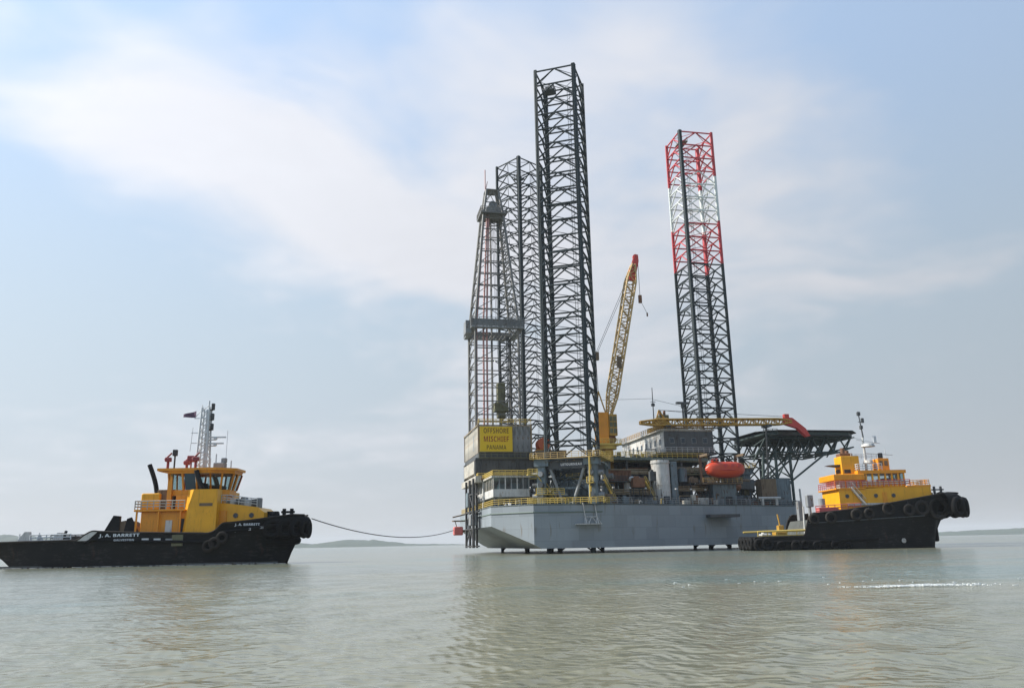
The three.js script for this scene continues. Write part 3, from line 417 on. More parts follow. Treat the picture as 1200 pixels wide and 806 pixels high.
// ---- machinery deck amidships, with what stands on and under it
{
  const d = group('machinery_deck', rig), outline = [[6.5, 17.5], [34.5, 14.6], [36, 8], [36, -12], [6.5, -17.5]];
  new Bag().add(G.slab(outline, 19.6, 20.2)).build('deck_plate', M.deck, d);
  new Bag().rail([V3(6.6, 20.2, 0), V3(6.6, 20.2, 17.4), V3(34.4, 20.2, 14.5), V3(35.9, 20.2, 8)], 1.15, 1.3, 0.055).build('handrail', M.yellow, d);
  new Bag().box(6.6, 34.4, 19.3, 19.58, 14.4, 14.9).box(6.6, 7.1, 19.3, 19.58, -17, 17).build('edge_beam', M.olive, d);
  for (const [x, z] of [[8, 16.2], [14.5, 15.6], [21, 15], [28, 14.4], [33.5, 13.6], [8, 4], [8, -8], [20, -8], [33, -8]]) member(d, 'column', V3(x, DECK - 0.1, z), V3(x, 19.6, z), 0.3, M.greyD, 8);
  new Bag().box(9, 33, DECK - 0.1, 19.2, -13, 6).build('machinery_house', M.greyD, d);
  for (let i = 0; i < 5; i++) new Bag().box(10.5 + i * 4.4, 13 + i * 4.4, 11.5, 16.5, 6.01, 6.12).build('louvre_panel', i % 2 ? M.dark : M.greyB, d);
  // tall pale column trunk
  new Bag().cyl(21.4, 18.0, DECK - 0.1, 19.3, 2.0, 28).cyl(21.4, 18.0, 18.6, 18.9, 2.15, 28).cyl(21.4, 18.0, 13.8, 14.0, 2.08, 28).build('silo', M.white, d);
  new Bag().rbox(23.5, 25.0, DECK - 0.1, 19.0, 15.6, 19.0, 0.12).build('vent_trunk', M.greyB, d);
  const R = rng(31), kinds = [M.greyD, M.tan, M.brown, M.greyB, M.rust, M.grey, M.dark, M.olive, M.white];
  for (let i = 0; i < 46; i++) {
    const x = 7.5 + R() * 40, lim = 29.0 - (x - 5.5) * 0.345, z = lim - 1.5 - R() * R() * Math.max(2, lim - 9), m = kinds[Math.floor(R() * kinds.length)], w = 0.7 + R() * 1.7, h = 0.8 + R() * 3.2, t = R(), lift = R() < 0.35 ? 2.5 + R() * 3 : 0;
    if (x > 18.6 && x < 26 && z > 14) continue; if (x > 37 && Math.abs(z) < 9.5) continue;
    const y = DECK - 0.1 + lift;
    if (lift) for (const s of [-1, 1]) member(d, 'support', V3(x + s * w * 0.8, DECK - 0.1, z), V3(x + s * w * 0.8, y + 0.1, z), 0.1, M.greyD, 5);
    if (t < 0.35) new Bag().add(new THREE.CapsuleGeometry(w * 0.5, w * 1.2, 4, 12).rotateZ(Math.PI / 2).translate(x, y + w * 0.55, z)).box(x - w * 0.5, x + w * 0.5, y, y + w * 0.3, z - 0.3, z + 0.3).build('storage_tank', m, d);
    else if (t < 0.55) new Bag().cyl(x, z, y, y + h, w * 0.45, 14).cyl(x, z, y + h, y + h + 0.25, w * 0.3, 10).build('upright_tank', m, d);
    else new Bag().rbox(x - w, x + w, y, y + h * 0.7, z - w * 0.6, z + w * 0.6, 0.08).box(x - w * 0.6, x + w * 0.2, y + h * 0.7, y + h * 0.7 + 0.35, z - 0.3, z + 0.3).build('equipment_skid', m, d);
  }
  for (let i = 0; i < 16; i++) { const x = 8 + R() * 26, z = 12 + R() * 5 - (x - 8) * 0.05, y = 12 + R() * 6.5, L = 3 + R() * 8; const p = new Bag().tube(V3(x, y, z), V3(x + L, y, z), 0.09 + R() * 0.12, 7); if (R() < 0.6) p.tube(V3(x, y, z), V3(x, DECK, z), 0.12, 7); p.build('pipe_run', kinds[Math.floor(R() * 9)], d); }
  for (let i = 0; i < 9; i++) { const x = 7.4 + i * 4.0, z = 27.6 - (x - 5.5) * 0.345; member(d, 'lamp_post', V3(x, DECK, z), V3(x, DECK + 3.2, z), 0.07, M.greyD, 5); part('lamp_housing', G.rbox(x - 0.22, x + 0.22, DECK + 3.2, DECK + 3.5, z - 0.2, z + 0.3, 0.06), M.white, d); }
  new Bag().box(28.5, 41, DECK - 0.1, 10.6, 15.2, 18.4).rail([V3(28.5, 10.6, 18.3), V3(38, 10.6, 18.3)], 1.1, 1.3, 0.06).build('pipe_rack', M.greyD, d);
  new Bag().box(28, 37, 16.3, 16.5, 13.5, 16.5).rail([V3(28, 16.5, 16.4), V3(37, 16.5, 16.4)], 1.1, 1.2, 0.07).build('walkway', M.olive, d);
  new Bag().box(8, 20, 14.7, 14.85, 14.5, 18.6).rail([V3(8, 14.85, 18.5), V3(20, 14.85, 17.6)], 1.1, 1.3, 0.06).build('walkway', M.greyD, d);
}

// ---- small gear along the deck edge and on the upper deck
{
  const d = rig.getObjectByName('machinery_deck'), R = rng(91), cs = [M.yellow, M.tan, M.white, M.rust, M.greyD, M.olive, M.cream, M.dark, M.brown, M.greyB];
  for (let i = 0; i < 74; i++) {
    const up = i % 3 === 2, x = up ? 7.5 + R() * 16 : -8 + R() * 62, z = up ? 4 + R() * 11 : (x < 5.5 ? 29.6 : 29.6 - (x - 5.5) * 0.345) - R() * 3.2, y = up ? 20.18 : DECK - 0.08, w = 0.22 + R() * 0.65, h = 0.4 + R() * (up ? 1.6 : 1.9), m = cs[Math.floor(R() * cs.length)], k = R();
    if (k < 0.4) part('deck_locker', G.rbox(x - w, x + w, y, y + h, z - w * 0.7, z + w * 0.7, 0.05), m, d);
    else if (k < 0.6) part('vent_pipe', G.path([V3(x, y, z), V3(x, y + h, z), V3(x + 0.25, y + h + 0.3, z), V3(x + 0.6, y + h, z)], 0.13, 7, 14), m, d);
    else if (k < 0.8) part('drum', G.cyl(x, z, y, y + Math.min(h, 1.1), 0.36, 12), m, d);
    else new Bag().tube(V3(x - 1.2, y + h, z), V3(x + 1.4, y + h, z), 0.1, 6).tube(V3(x - 1.2, y, z), V3(x - 1.2, y + h, z), 0.1, 6).tube(V3(x + 1.4, y, z), V3(x + 1.4, y + h, z), 0.1, 6).build('pipe_loop', m, d);
  }
  for (const [x, z] of [[6.2, 24.5], [7.0, 22.4], [17.2, 19.4], [18.0, 17.2]]) new Bag().stair(V3(x + 2.6, DECK, z), V3(x, 14.8, z), 0.9).build('stair', M.yellow, d);
  for (const [x0, x1, y, z] of [[6.6, 19, 16.9, 17.0], [24.8, 33, 17.4, 15.6], [26, 34, 13.2, 16.2], [7, 19, 12.4, 19.2]]) new Bag().tube(V3(x0, y, z), V3(x1, y, z), 0.22, 8).tube(V3(x0, y + 0.5, z), V3(x1, y + 0.5, z), 0.14, 8).box(x0, x1, y - 0.5, y - 0.3, z - 0.5, z + 0.5).build('cable_tray', M.tan, d);
}

// ---- living quarters
{
  const q = group('living_quarters', rig), x0 = 24.4, x1 = 36.4, z0 = -15, z1 = 14.0, y0 = 21.6, y1 = 26.6;
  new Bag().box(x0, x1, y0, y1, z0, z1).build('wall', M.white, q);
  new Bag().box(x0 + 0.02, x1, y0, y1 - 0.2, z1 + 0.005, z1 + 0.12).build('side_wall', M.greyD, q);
  new Bag().box(x0 - 1.4, x1 + 0.5, y0 - 0.55, y0 - 0.05, z0 - 0.5, z1 + 0.6).build('base_gallery', M.greyD, q);
  for (const [x, z] of [[25, 13], [25, 2], [25, -12], [35.5, 13], [35.5, -12]]) member(q, 'support', V3(x, 20.1, z), V3(x, y0 - 0.5, z), 0.25, M.greyD, 6);
  new Bag().box(x0 - 0.7, x1 + 0.4, y1, y1 + 0.3, z0 - 0.3, z1 + 0.4).build('roof', M.cream, q);
  for (let i = 0; i < 9; i++) { const z = -13 + i * 3; const w = part('window', G.box(x0 - 0.07, x0 - 0.02, 23.6, 24.8, z, z + 0.95), M.glass, q); part('window_frame', G.box(x0 - 0.05, x0 - 0.015, 23.5, 24.9, z - 0.1, z + 1.05), M.grey, w); }
  for (let i = 0; i < 4; i++) { const x = x0 + 1.4 + i * 2.7; const w = part('window', G.box(x, x + 0.9, 23.7, 24.8, z1 + 0.15, z1 + 0.2), M.glass, q); part('window_frame', G.box(x - 0.1, x + 1.0, 23.6, 24.9, z1 + 0.11, z1 + 0.17), M.grey, w); }
  part('door', G.box(x0 - 0.08, x0 - 0.02, 21.7, 23.8, -3.4, -2.4), M.greyD, q);
  new Bag().rail([V3(x0 - 1.3, y0 - 0.05, z0), V3(x0 - 1.3, y0 - 0.05, z1 + 0.5), V3(x1, y0 - 0.05, z1 + 0.5)], 1.1, 1.3, 0.06).build('handrail', M.white, q);
  new Bag().rail([V3(x0 - 0.6, y1 + 0.3, z0), V3(x0 - 0.6, y1 + 0.3, z1 + 0.3), V3(x1, y1 + 0.3, z1 + 0.3)], 1.1, 1.3, 0.065).build('roof_rail', M.crane, q);
  const R = rng(8); for (let i = 0; i < 12; i++) { const x = x0 + 1 + R() * 9, z = -3 + R() * 14, w = 0.6 + R() * 1.0; new Bag().rbox(x - w, x + w, y1 + 0.3, y1 + 1.2 + R() * 1.5, z - w * 0.7, z + w * 0.7, 0.08).build('roof_unit', [M.rust, M.crane, M.tan, M.greyD, M.brown][i % 5], q); }
  new Bag().tube(V3(26.2, 26.9, 4), V3(26.2, 38.5, 4), 0.18, 8, 0.09).tube(V3(25.6, 35, 4), V3(26.9, 35, 4), 0.08).rbox(25.8, 26.6, 33.9, 34.6, 3.7, 4.3, 0.08).tube(V3(26.2, 29, 4), V3(27.4, 26.9, 4), 0.08).build('radio_mast', M.greyD, q);
  new Bag().tube(V3(33, 26.9, 6), V3(33, 34.2, 6), 0.22, 8).box(31.4, 34.8, 34.2, 34.7, 5.6, 6.4).box(32.7, 33.3, 33.2, 34.2, 5.7, 6.3).build('radar_mast', M.greyD, q);
  new Bag().rbox(27.6, 30.0, 27.0, 31.8, 2.0, 4.4, 0.15).build('exhaust_house', M.olive, q);
  for (const x of [28.2, 29.3]) part('exhaust_stack', G.cyl(x, 3.2, 31.8, 32.9, 0.32, 10), M.rust, q);
  part('satellite_dome', G.sph(35, 28.6, 9, 0.9), M.white, q);
}

// ---- cranes: latticed booms on slewing machinery
function boomGeo(a, b, w, bays, taper = 0.25) {
  const ax = b.clone().sub(a), L = ax.length(); ax.normalize(); const s = V3(0, 0, 1), n = s.clone().cross(ax).normalize(), g = new Bag();
  const at = (t, i) => { const k = t < taper ? mix(0.35, 1, t / taper) : t > 1 - taper * 0.8 ? mix(1, 0.3, (t - 1 + taper * 0.8) / (taper * 0.8)) : 1, c = [[1, 1], [1, -1], [-1, -1], [-1, 1]][i & 3]; return a.clone().addScaledVector(ax, t * L).addScaledVector(s, c[0] * w / 2 * (k * 0.6 + 0.4)).addScaledVector(n, c[1] * w / 2 * k); };
  for (let i = 0; i < 4; i++) for (let k = 0; k < bays; k++) { g.tube(at(k / bays, i), at((k + 1) / bays, i), 0.2, 6); g.tube(at(k / bays, i), at(k / bays, i + 1), 0.11, 5); g.tube(at(k / bays, i + (k % 2)), at((k + 1) / bays, i + ((k + 1) % 2)), 0.12, 5); }
  return g;
}
{
  const c = group('crane', rig), x = 11.9, z = 10;
  part('pedestal', G.cyl(x, z, DECK - 0.1, 22.6, 1.5, 20), M.crane, c);
  new Bag().cyl(x, z, 22.6, 23.4, 2.3, 20).box(x - 2.8, x + 2.8, 23.4, 23.8, z - 2.2, z + 2.6).rail([V3(x - 2.7, 23.8, z + 2.5), V3(x + 2.7, 23.8, z + 2.5)], 1.0, 0.9, 0.06).build('slew_platform', M.yellow, c);
  new Bag().rbox(x - 2.2, x + 0.2, 23.8, 31.0, z - 1.8, z + 1.8, 0.15).build('machinery_house', M.tugO, c);
  const cab = part('operator_cab', G.rbox(x + 0.3, x + 2.3, 25.6, 30.6, z - 1.6, z + 1.7, 0.15), M.crane, c);
  for (let i = 0; i < 3; i++) for (let j = 0; j < 2; j++) part('cab_window', G.box(x + 0.45 + j * 0.9, x + 1.2 + j * 0.9, 26.2 + i * 1.4, 27.3 + i * 1.4, z + 1.71, z + 1.75), M.olive, cab);
  part('winch', new THREE.CylinderGeometry(0.9, 0.9, 2.4, 14).rotateX(Math.PI / 2).translate(x + 1.2, 24.8, z), M.rust, c);
  const A = V3(x + 0.9, 30.2, z), B = V3(x + 9.0, 68.0, z), ax = B.clone().sub(A).normalize();
  boomGeo(A, B, 2.25, 24, 0.14).build('boom', M.boom, c);
  new Bag().add(G.prism([[-0.55, -4.2], [1.0, -4.2], [1.15, 1.0], [0.7, 2.7], [-0.1, 2.5], [-0.35, 0]], -0.5, -0.34).rotateZ(-0.21).translate(B.x, B.y, z)).add(G.prism([[-0.55, -4.2], [1.0, -4.2], [1.15, 1.0], [0.7, 2.7], [-0.1, 2.5], [-0.35, 0]], 0.34, 0.5).rotateZ(-0.21).translate(B.x, B.y, z)).box(B.x - 1.1, B.x - 0.2, B.y - 3.6, B.y - 1.4, z - 0.35, z + 0.35).add(new THREE.CylinderGeometry(0.7, 0.7, 0.5, 14).rotateX(Math.PI / 2).translate(B.x + 0.7, B.y + 2.0, z)).build('boom_tip', M.red, c);
  const g = V3(x - 1.6, 45.0, z); new Bag().tube(V3(x - 1.8, 31, z - 1), V3(x - 1.4, 36.2, z), 0.16).tube(V3(x - 0.2, 31, z + 1), V3(x - 1.4, 36.2, z), 0.16).build('gantry', M.crane, c);
  part('bridle_block', G.rbox(x - 2.2, x - 0.9, 43.6, 45.6, z - 0.4, z + 0.4, 0.1), M.brown, c);
  const wires = new Bag().tube(V3(x - 1.4, 36.2, z), V3(x - 1.6, 43.7, z), 0.06, 4).tube(V3(x - 1.5, 45.5, z), V3(B.x - 0.3, B.y - 0.6, z), 0.05, 4).tube(V3(x - 1.2, 45.5, z + 0.3), V3(B.x - 0.6, B.y - 2.2, z + 0.3), 0.05, 4).tube(V3(B.x + 1.3, B.y + 1.4, z), V3(B.x + 1.3, 60, z), 0.06, 4).tube(V3(B.x + 1.3, 59, z), V3(B.x + 2.9, 55.6, z), 0.05, 4); wires.build('wire_rope', M.dark, c);
  new Bag().rbox(B.x + 0.9, B.x + 1.7, 58.2, 60.2, z - 0.3, z + 0.3, 0.12).tube(V3(B.x + 2.9, 55.8, z), V3(B.x + 2.9, 54.9, z), 0.18).build('hook_block', M.rust, c);
  part('boom_walkway', G.box(x + 3.2, x + 4.2, 41.6, 44.4, z + 0.9, z + 1.5), M.brown, c);

  const e = group('crane_001', rig), X = 22.6, Z = 14.6; // second crane, boom lowered to its rest
  part('pedestal', G.cyl(X + 4, Z - 7.4, 26.8, 28.0, 1.1, 18), M.crane, e);
  new Bag().rbox(X + 2.4, X + 5.6, 28.0, 30.4, Z - 8.6, Z - 6.2, 0.15).tube(V3(X + 2.6, 28.3, Z - 6.4), V3(X - 1.6, 28.3, Z - 0.6), 0.2).tube(V3(X + 4.8, 28.3, Z - 6.4), V3(X - 0.4, 28.3, Z - 0.6), 0.2).tube(V3(X + 3.0, 30.4, Z - 7.2), V3(X + 3.6, 32.4, Z - 7.2), 0.18).tube(V3(X + 5.0, 30.4, Z - 7.2), V3(X + 3.6, 32.4, Z - 7.2), 0.18).build('machinery_house', M.crane, e);
  boomGeo(V3(X - 4, 28.2, Z), V3(57.0, 29.0, Z - 1), 1.35, 28, 0.1).build('boom', M.crane, e);
  new Bag().add(G.prism([[55.2, 28.3], [55.2, 30.0], [57.2, 29.9], [60.4, 27.4], [61.4, 25.6], [60.4, 25.4], [58.2, 27.4]], Z - 1.5, Z - 1.35)).add(G.prism([[55.2, 28.3], [55.2, 30.0], [57.2, 29.9], [60.4, 27.4], [61.4, 25.6], [60.4, 25.4], [58.2, 27.4]], Z - 0.65, Z - 0.5)).box(55.6, 57, 28.6, 29.2, Z - 1.35, Z - 0.65).rbox(55.2, 56.4, 29.9, 30.8, Z - 1.5, Z - 0.5, 0.1).build('boom_tip', M.red, e);
  new Bag().tube(V3(X + 3.6, 32.4, Z - 7.2), V3(56, 30.2, Z - 1), 0.05, 4).tube(V3(X + 3.6, 32.4, Z - 7.0), V3(40, 29.8, Z), 0.05, 4).build('wire_rope', M.dark, e);
  new Bag().tube(V3(25.2, 26.8, Z - 1), V3(25.2, 27.6, Z - 0.2), 0.2).box(24.6, 25.8, 27.3, 27.6, Z - 1.2, Z + 0.9).build('boom_rest', M.greyD, e); new Bag().tube(V3(50.5, DECK, Z - 3), V3(50.5, 28, Z - 1.2), 0.22).box(49.9, 51.1, 27.6, 28.1, Z - 2.4, Z + 0.4).build('boom_rest', M.greyD, e);
  new Bag().tube(V3(-1, 33.2, 12), V3(26.2, 35.8, 4), 0.04, 4).tube(V3(26.2, 35.6, 4), V3(36, 33.0, 6), 0.04, 4).build('aerial_wire', M.dark, e);
}

// ---- helideck on its trusses
{
  const h = group('helideck', rig), cx = 64.9, R = 13.7, oct = (r) => [[1, 0.5], [0.74, 0.78], [-0.74, 0.78], [-1, 0.5], [-1, -0.5], [-0.74, -0.78], [0.74, -0.78], [1, -0.5]].map(([a, b]) => [cx + a * r, b * r]);
  new Bag().add(G.slab(oct(R - 0.9), 26.1, 27.5)).build('deck_plate', M.green, h);
  const o = oct(R), i0 = oct(R - 1.0);
  for (let i = 0; i < 8; i++) { const a = o[i], b = o[(i + 1) % 8], c = i0[i], d = i0[(i + 1) % 8]; const n = new Bag(); n.tube(V3(a[0], 27.4, a[1]), V3(b[0], 27.4, b[1]), 0.12, 6).tube(V3(c[0], 26.3, c[1]), V3(d[0], 26.3, d[1]), 0.2, 6); for (let k = 0; k <= 9; k++) { const t = k / 9; n.tube(V3(mix(a[0], b[0], t), 27.4, mix(a[1], b[1], t)), V3(mix(c[0], d[0], t), 27.1, mix(c[1], d[1], t)), 0.08, 4); } n.add(G.quad(V3(a[0], 27.36, a[1]), V3(b[0], 27.36, b[1]), V3(d[0], 27.1, d[1]), V3(c[0], 27.1, c[1]))); n.build('safety_net', M.dark, h); }
  const zs = [-8.4, -2.8, 2.8, 8.4], xs = [53, 57, 61, 65, 69, 72.5, 76];
  for (const z of zs) { for (let i = 0; i + 1 < xs.length; i++) { const y0 = 22.4, a = xs[i], b = xs[i + 1]; member(h, 'truss_chord', V3(a, y0 + (a > 73 ? 1.2 : 0), z), V3(b, y0 + (b > 73 ? 1.2 : 0), z), 0.2, M.green); member(h, 'truss_chord', V3(a, 25.9, z), V3(b, 25.9, z), 0.26, M.green); const m = (a + b) / 2; member(h, 'truss_web', V3(a, 26.2, z), V3(m, y0 + (a >= 72 ? 0.8 : 0), z), 0.19, M.green); member(h, 'truss_web', V3(m, y0 + (a >= 72 ? 0.8 : 0), z), V3(b, 26.2, z), 0.19, M.green); } }
  for (const x of xs) { member(h, 'cross_beam', V3(x, 25.9, -9.6), V3(x, 25.9, 9.6), 0.2, M.green); member(h, 'cross_beam', V3(x, x > 73 ? 23.6 : 22.4, -9), V3(x, x > 73 ? 23.6 : 22.4, 9), 0.18, M.green); for (let k = 0; k < 3; k++) { member(h, 'truss_web', V3(x, 22.4, zs[k]), V3(x, 26.2, zs[k + 1]), 0.17, M.green); } }
  const cols = [[50.5, 9.0], [50.5, -9.0], [55, 8.4], [55, -8.4], [59.4, 7.4], [59.4, -7.4]];
  for (const [x, z] of cols) member(h, 'column', V3(x, DECK - 0.1, z), V3(x + (x < 52 ? 1 : 0), 22.4, z), 0.36, M.green, 8);
  for (const s of [1, -1]) {
    for (const [x0, z0, x1, z1] of [[50.5, 9, 55, 8.4], [55, 8.4, 59.4, 7.4]]) for (const [y0, y1] of [[9.6, 16], [16, 22.4]]) { member(h, 'column_brace', V3(x0, y0, z0 * s), V3(x1, y1, z1 * s), 0.2, M.green); member(h, 'column_brace', V3(x1, y0, z1 * s), V3(x0, y1, z0 * s), 0.2, M.green); member(h, 'column_brace', V3(x0, y1, z0 * s), V3(x1, y1, z1 * s), 0.2, M.green); }
    member(h, 'knee_brace', V3(59.4, 15.6, 7.4 * s), V3(69, 22.4, 8.4 * s), 0.24, M.green, 8); member(h, 'knee_brace', V3(59.4, 17, 7.4 * s), V3(65, 22.4, 2.8 * s), 0.2, M.green, 8);
  }
  for (const x of [55, 59.4]) for (const [y0, y1] of [[9.6, 16], [16, 22.4]]) { member(h, 'column_brace', V3(x, y0, -8), V3(x, y1, 8), 0.2, M.green); member(h, 'column_brace', V3(x, y0, 8), V3(x, y1, -8), 0.2, M.green); }
  new Bag().box(50, 53.6, 26.0, 26.3, -2, 13).rail([V3(50, 26.3, 12.9), V3(53.6, 26.3, 12.9)], 1.1, 1.2, 0.07).tube(V3(51.2, 26, 12), V3(48.8, 20, 9), 0.2).tube(V3(48.6, 23.4, 9.6), V3(52, 26, 12), 0.15).build('access_platform', M.green, h);
  new Bag().rbox(51.8, 55.6, DECK - 0.1, 15.6, 9.8, 13.0, 0.1).build('bow_house', M.greyB, h);
  new Bag().rbox(46.6, 50.4, 11.2, 15.4, 13.2, 15.8, 0.1).box(46.4, 47, DECK - 0.1, 11.2, 13.4, 14).box(50, 50.6, DECK - 0.1, 11.2, 13.4, 14).build('fire_pump_house', M.brown, h);
  new Bag().add(new THREE.CylinderGeometry(0.28, 0.28, 5.5, 10).rotateZ(Math.PI / 2).translate(47.5, 11.0, 17.2)).box(45.5, 46, DECK - 0.1, 10.9, 17, 17.4).box(49, 49.5, DECK - 0.1, 10.9, 17, 17.4).build('davit_roller', M.white, h);
}
// lifeboat cradle tower
{
  const c = group('lifeboat_cradle', rig);
  new Bag().rbox(33.2, 38.8, DECK - 0.1, 14.4, 15.4, 18.9, 0.12).build('cradle_tower', M.greyB, c);
  new Bag().box(30.8, 31.3, 14.2, 20.4, 17.6, 18.1).box(39.4, 39.9, 14.2, 20.4, 17.6, 18.1).box(30.8, 31.3, 20.0, 20.5, 17.8, 22.2).box(39.4, 39.9, 20.0, 20.5, 17.8, 22.2).box(30.6, 40.1, 14.0, 14.35, 15.4, 19.6).build('davit', M.brown, c);
  for (const x of [31.05, 39.65]) member(c, 'fall_wire', V3(x, 20.0, 21.6), V3(x + (x < 35 ? 1.3 : -1.3), 18.9, 21.6), 0.05, M.dark, 4);
  new Bag().rail([V3(30.7, 14.35, 19.5), V3(40, 14.35, 19.5)], 1.0, 1.2, 0.06).build('handrail', M.boom, c);
}

// ---- things that hang from or stand on the rig
function onRig(o, x, y, z, turn = 0) { rig.updateMatrixWorld(true); o.position.copy(rig.localToWorld(V3(x, y, z))); o.rotation.y = rig.rotation.y + turn; return o; }
function loft(secs) { // rings of equal length, closed round
  const n = secs[0].length, pos = [], idx = []; for (const s of secs) for (const p of s) pos.push(p.x, p.y, p.z);
  for (let j = 0; j + 1 < secs.length; j++) for (let i = 0; i < n; i++) { const a = j * n + i, b = j * n + (i + 1) % n; idx.push(a, b, b + n, a, b + n, a + n); }
  const g = new THREE.BufferGeometry(); g.setAttribute('position', new THREE.Float32BufferAttribute(pos, 3)); g.setIndex(idx); g.computeVertexNormals(); g.setAttribute('uv', new THREE.Float32BufferAttribute(new Array(pos.length / 3 * 2).fill(0), 2)); return g;
}
{
  const b = group('lifeboat', scene); tag(b, 'red-orange enclosed lifeboat hanging on the side of the rig', 'lifeboat');
  const ring = (x, s, rise) => [...Array(20)].map((_, i) => { const a = i / 20 * 2 * Math.PI, c = Math.cos(a), q = Math.sin(a), f = (v) => Math.sign(v) * Math.pow(Math.abs(v), 0.75); return V3(x, 2.0 + rise + f(q) * (q > 0 ? 1.85 : 1.75) * s, f(c) * 1.65 * s); });
  const secs = []; for (let k = 0; k <= 16; k++) { const t = k / 16 * 2 - 1; secs.push(ring(t * 4.7, Math.max(0.02, Math.pow(1 - Math.pow(Math.abs(t), 3.2), 0.55)), 0.25 * t * t)); }
  part('canopy_hull', loft(secs), M.orange, b);
  part('fender_band', G.path([...Array(24)].map((_, i) => { const a = i / 24 * 2 * Math.PI, c = Math.cos(a); return V3(c * 4.62, 1.95, Math.sin(a) * 1.68 * Math.pow(1 - Math.pow(Math.abs(c), 3.2), 0.3)); }), 0.12, 6, 60, true), M.red, b);
  part('helm_cupola', G.rbox(-3.2, -1.6, 3.7, 4.5, -0.7, 0.7, 0.2), M.orange, b);
  for (const x of [-2.9, -2.1]) part('window', G.box(x, x + 0.5, 3.95, 4.3, 0.69, 0.73), M.glass, b);
  for (const x of [-1, 0.6, 2.2]) part('hatch', G.box(x, x + 0.8, 2.5, 3.2, 1.58, 1.66), M.red, b);
  for (const x of [-3.3, 3.3]) new Bag().box(x - 0.12, x + 0.12, 3.6, 4.6, -0.12, 0.12).build('lifting_hook', M.steel, b);
  onRig(b, 35.3, 14.9, 21.2);
  const names = [['orange_winch', M.orange]];
  const w = group('winch_reel', scene); tag(w, 'rust-red winch reel beside the drill floor of the rig', 'winch');
  for (const z of [-1.3, 1.3]) part('flange', new THREE.CylinderGeometry(1.45, 1.45, 0.16, 18).rotateX(Math.PI / 2).translate(0, 1.5, z), bare('reel', 0.42, 0.10, 0.04, 0.6), w);
  part('drum', new THREE.CylinderGeometry(0.9, 0.9, 2.5, 16).rotateX(Math.PI / 2).translate(0, 1.5, 0), M.rust, w); new Bag().box(-1.6, 1.6, 0, 0.2, -1.5, 1.5).box(-0.2, 0.2, 0.2, 1.5, 1.4, 1.6).box(-0.2, 0.2, 0.2, 1.5, -1.6, -1.4).build('frame', M.tugO, w);
  new Bag().box(-4.6, 2.2, 20.76, 22.4, 6.6, 10.4).build('reel_platform', M.brown, rig.getObjectByName('cantilever')); onRig(w, -2.8, 22.4, 8.4);
  const crate = (name, label, m, x, y, z, sx, sy, sz) => { const c = group(name, scene); tag(c, label, 'container'); new Bag().box(-sx + 0.06, sx - 0.06, 0.12, sy - 0.06, -sz + 0.06, sz - 0.06).build('body', m, c); const f = new Bag(); for (const a of [-1, 1]) { for (const q of [-1, 1]) f.box(a * sx - 0.1, a * sx + 0.1, 0, sy, q * sz - 0.1, q * sz + 0.1); f.box(-sx, sx, 0, 0.16, a * sz - 0.09, a * sz + 0.09).box(-sx, sx, sy - 0.14, sy + 0.01, a * sz - 0.09, a * sz + 0.09); } f.build('frame', m, c); for (let i = 0; i < 6; i++) part('rib', G.box(-sx + 0.4 + i * (2 * sx - 0.8) / 5 - 0.05, -sx + 0.4 + i * (2 * sx - 0.8) / 5 + 0.05, 0.2, sy - 0.1, sz - 0.05, sz + 0.04), m, c); onRig(c, x, y, z); };
  crate('cargo_container', 'rust-brown cargo container on the rig side walkway near the crane', M.rust, 12.2, 14.86, 16.4, 2.4, 2.3, 1.2);
  crate('cargo_container_001', 'pale grey cargo container on the rig deck below the lifeboat davit', M.white, 29.8, DECK - 0.04, 19.9, 1.1, 1.5, 0.9);
}

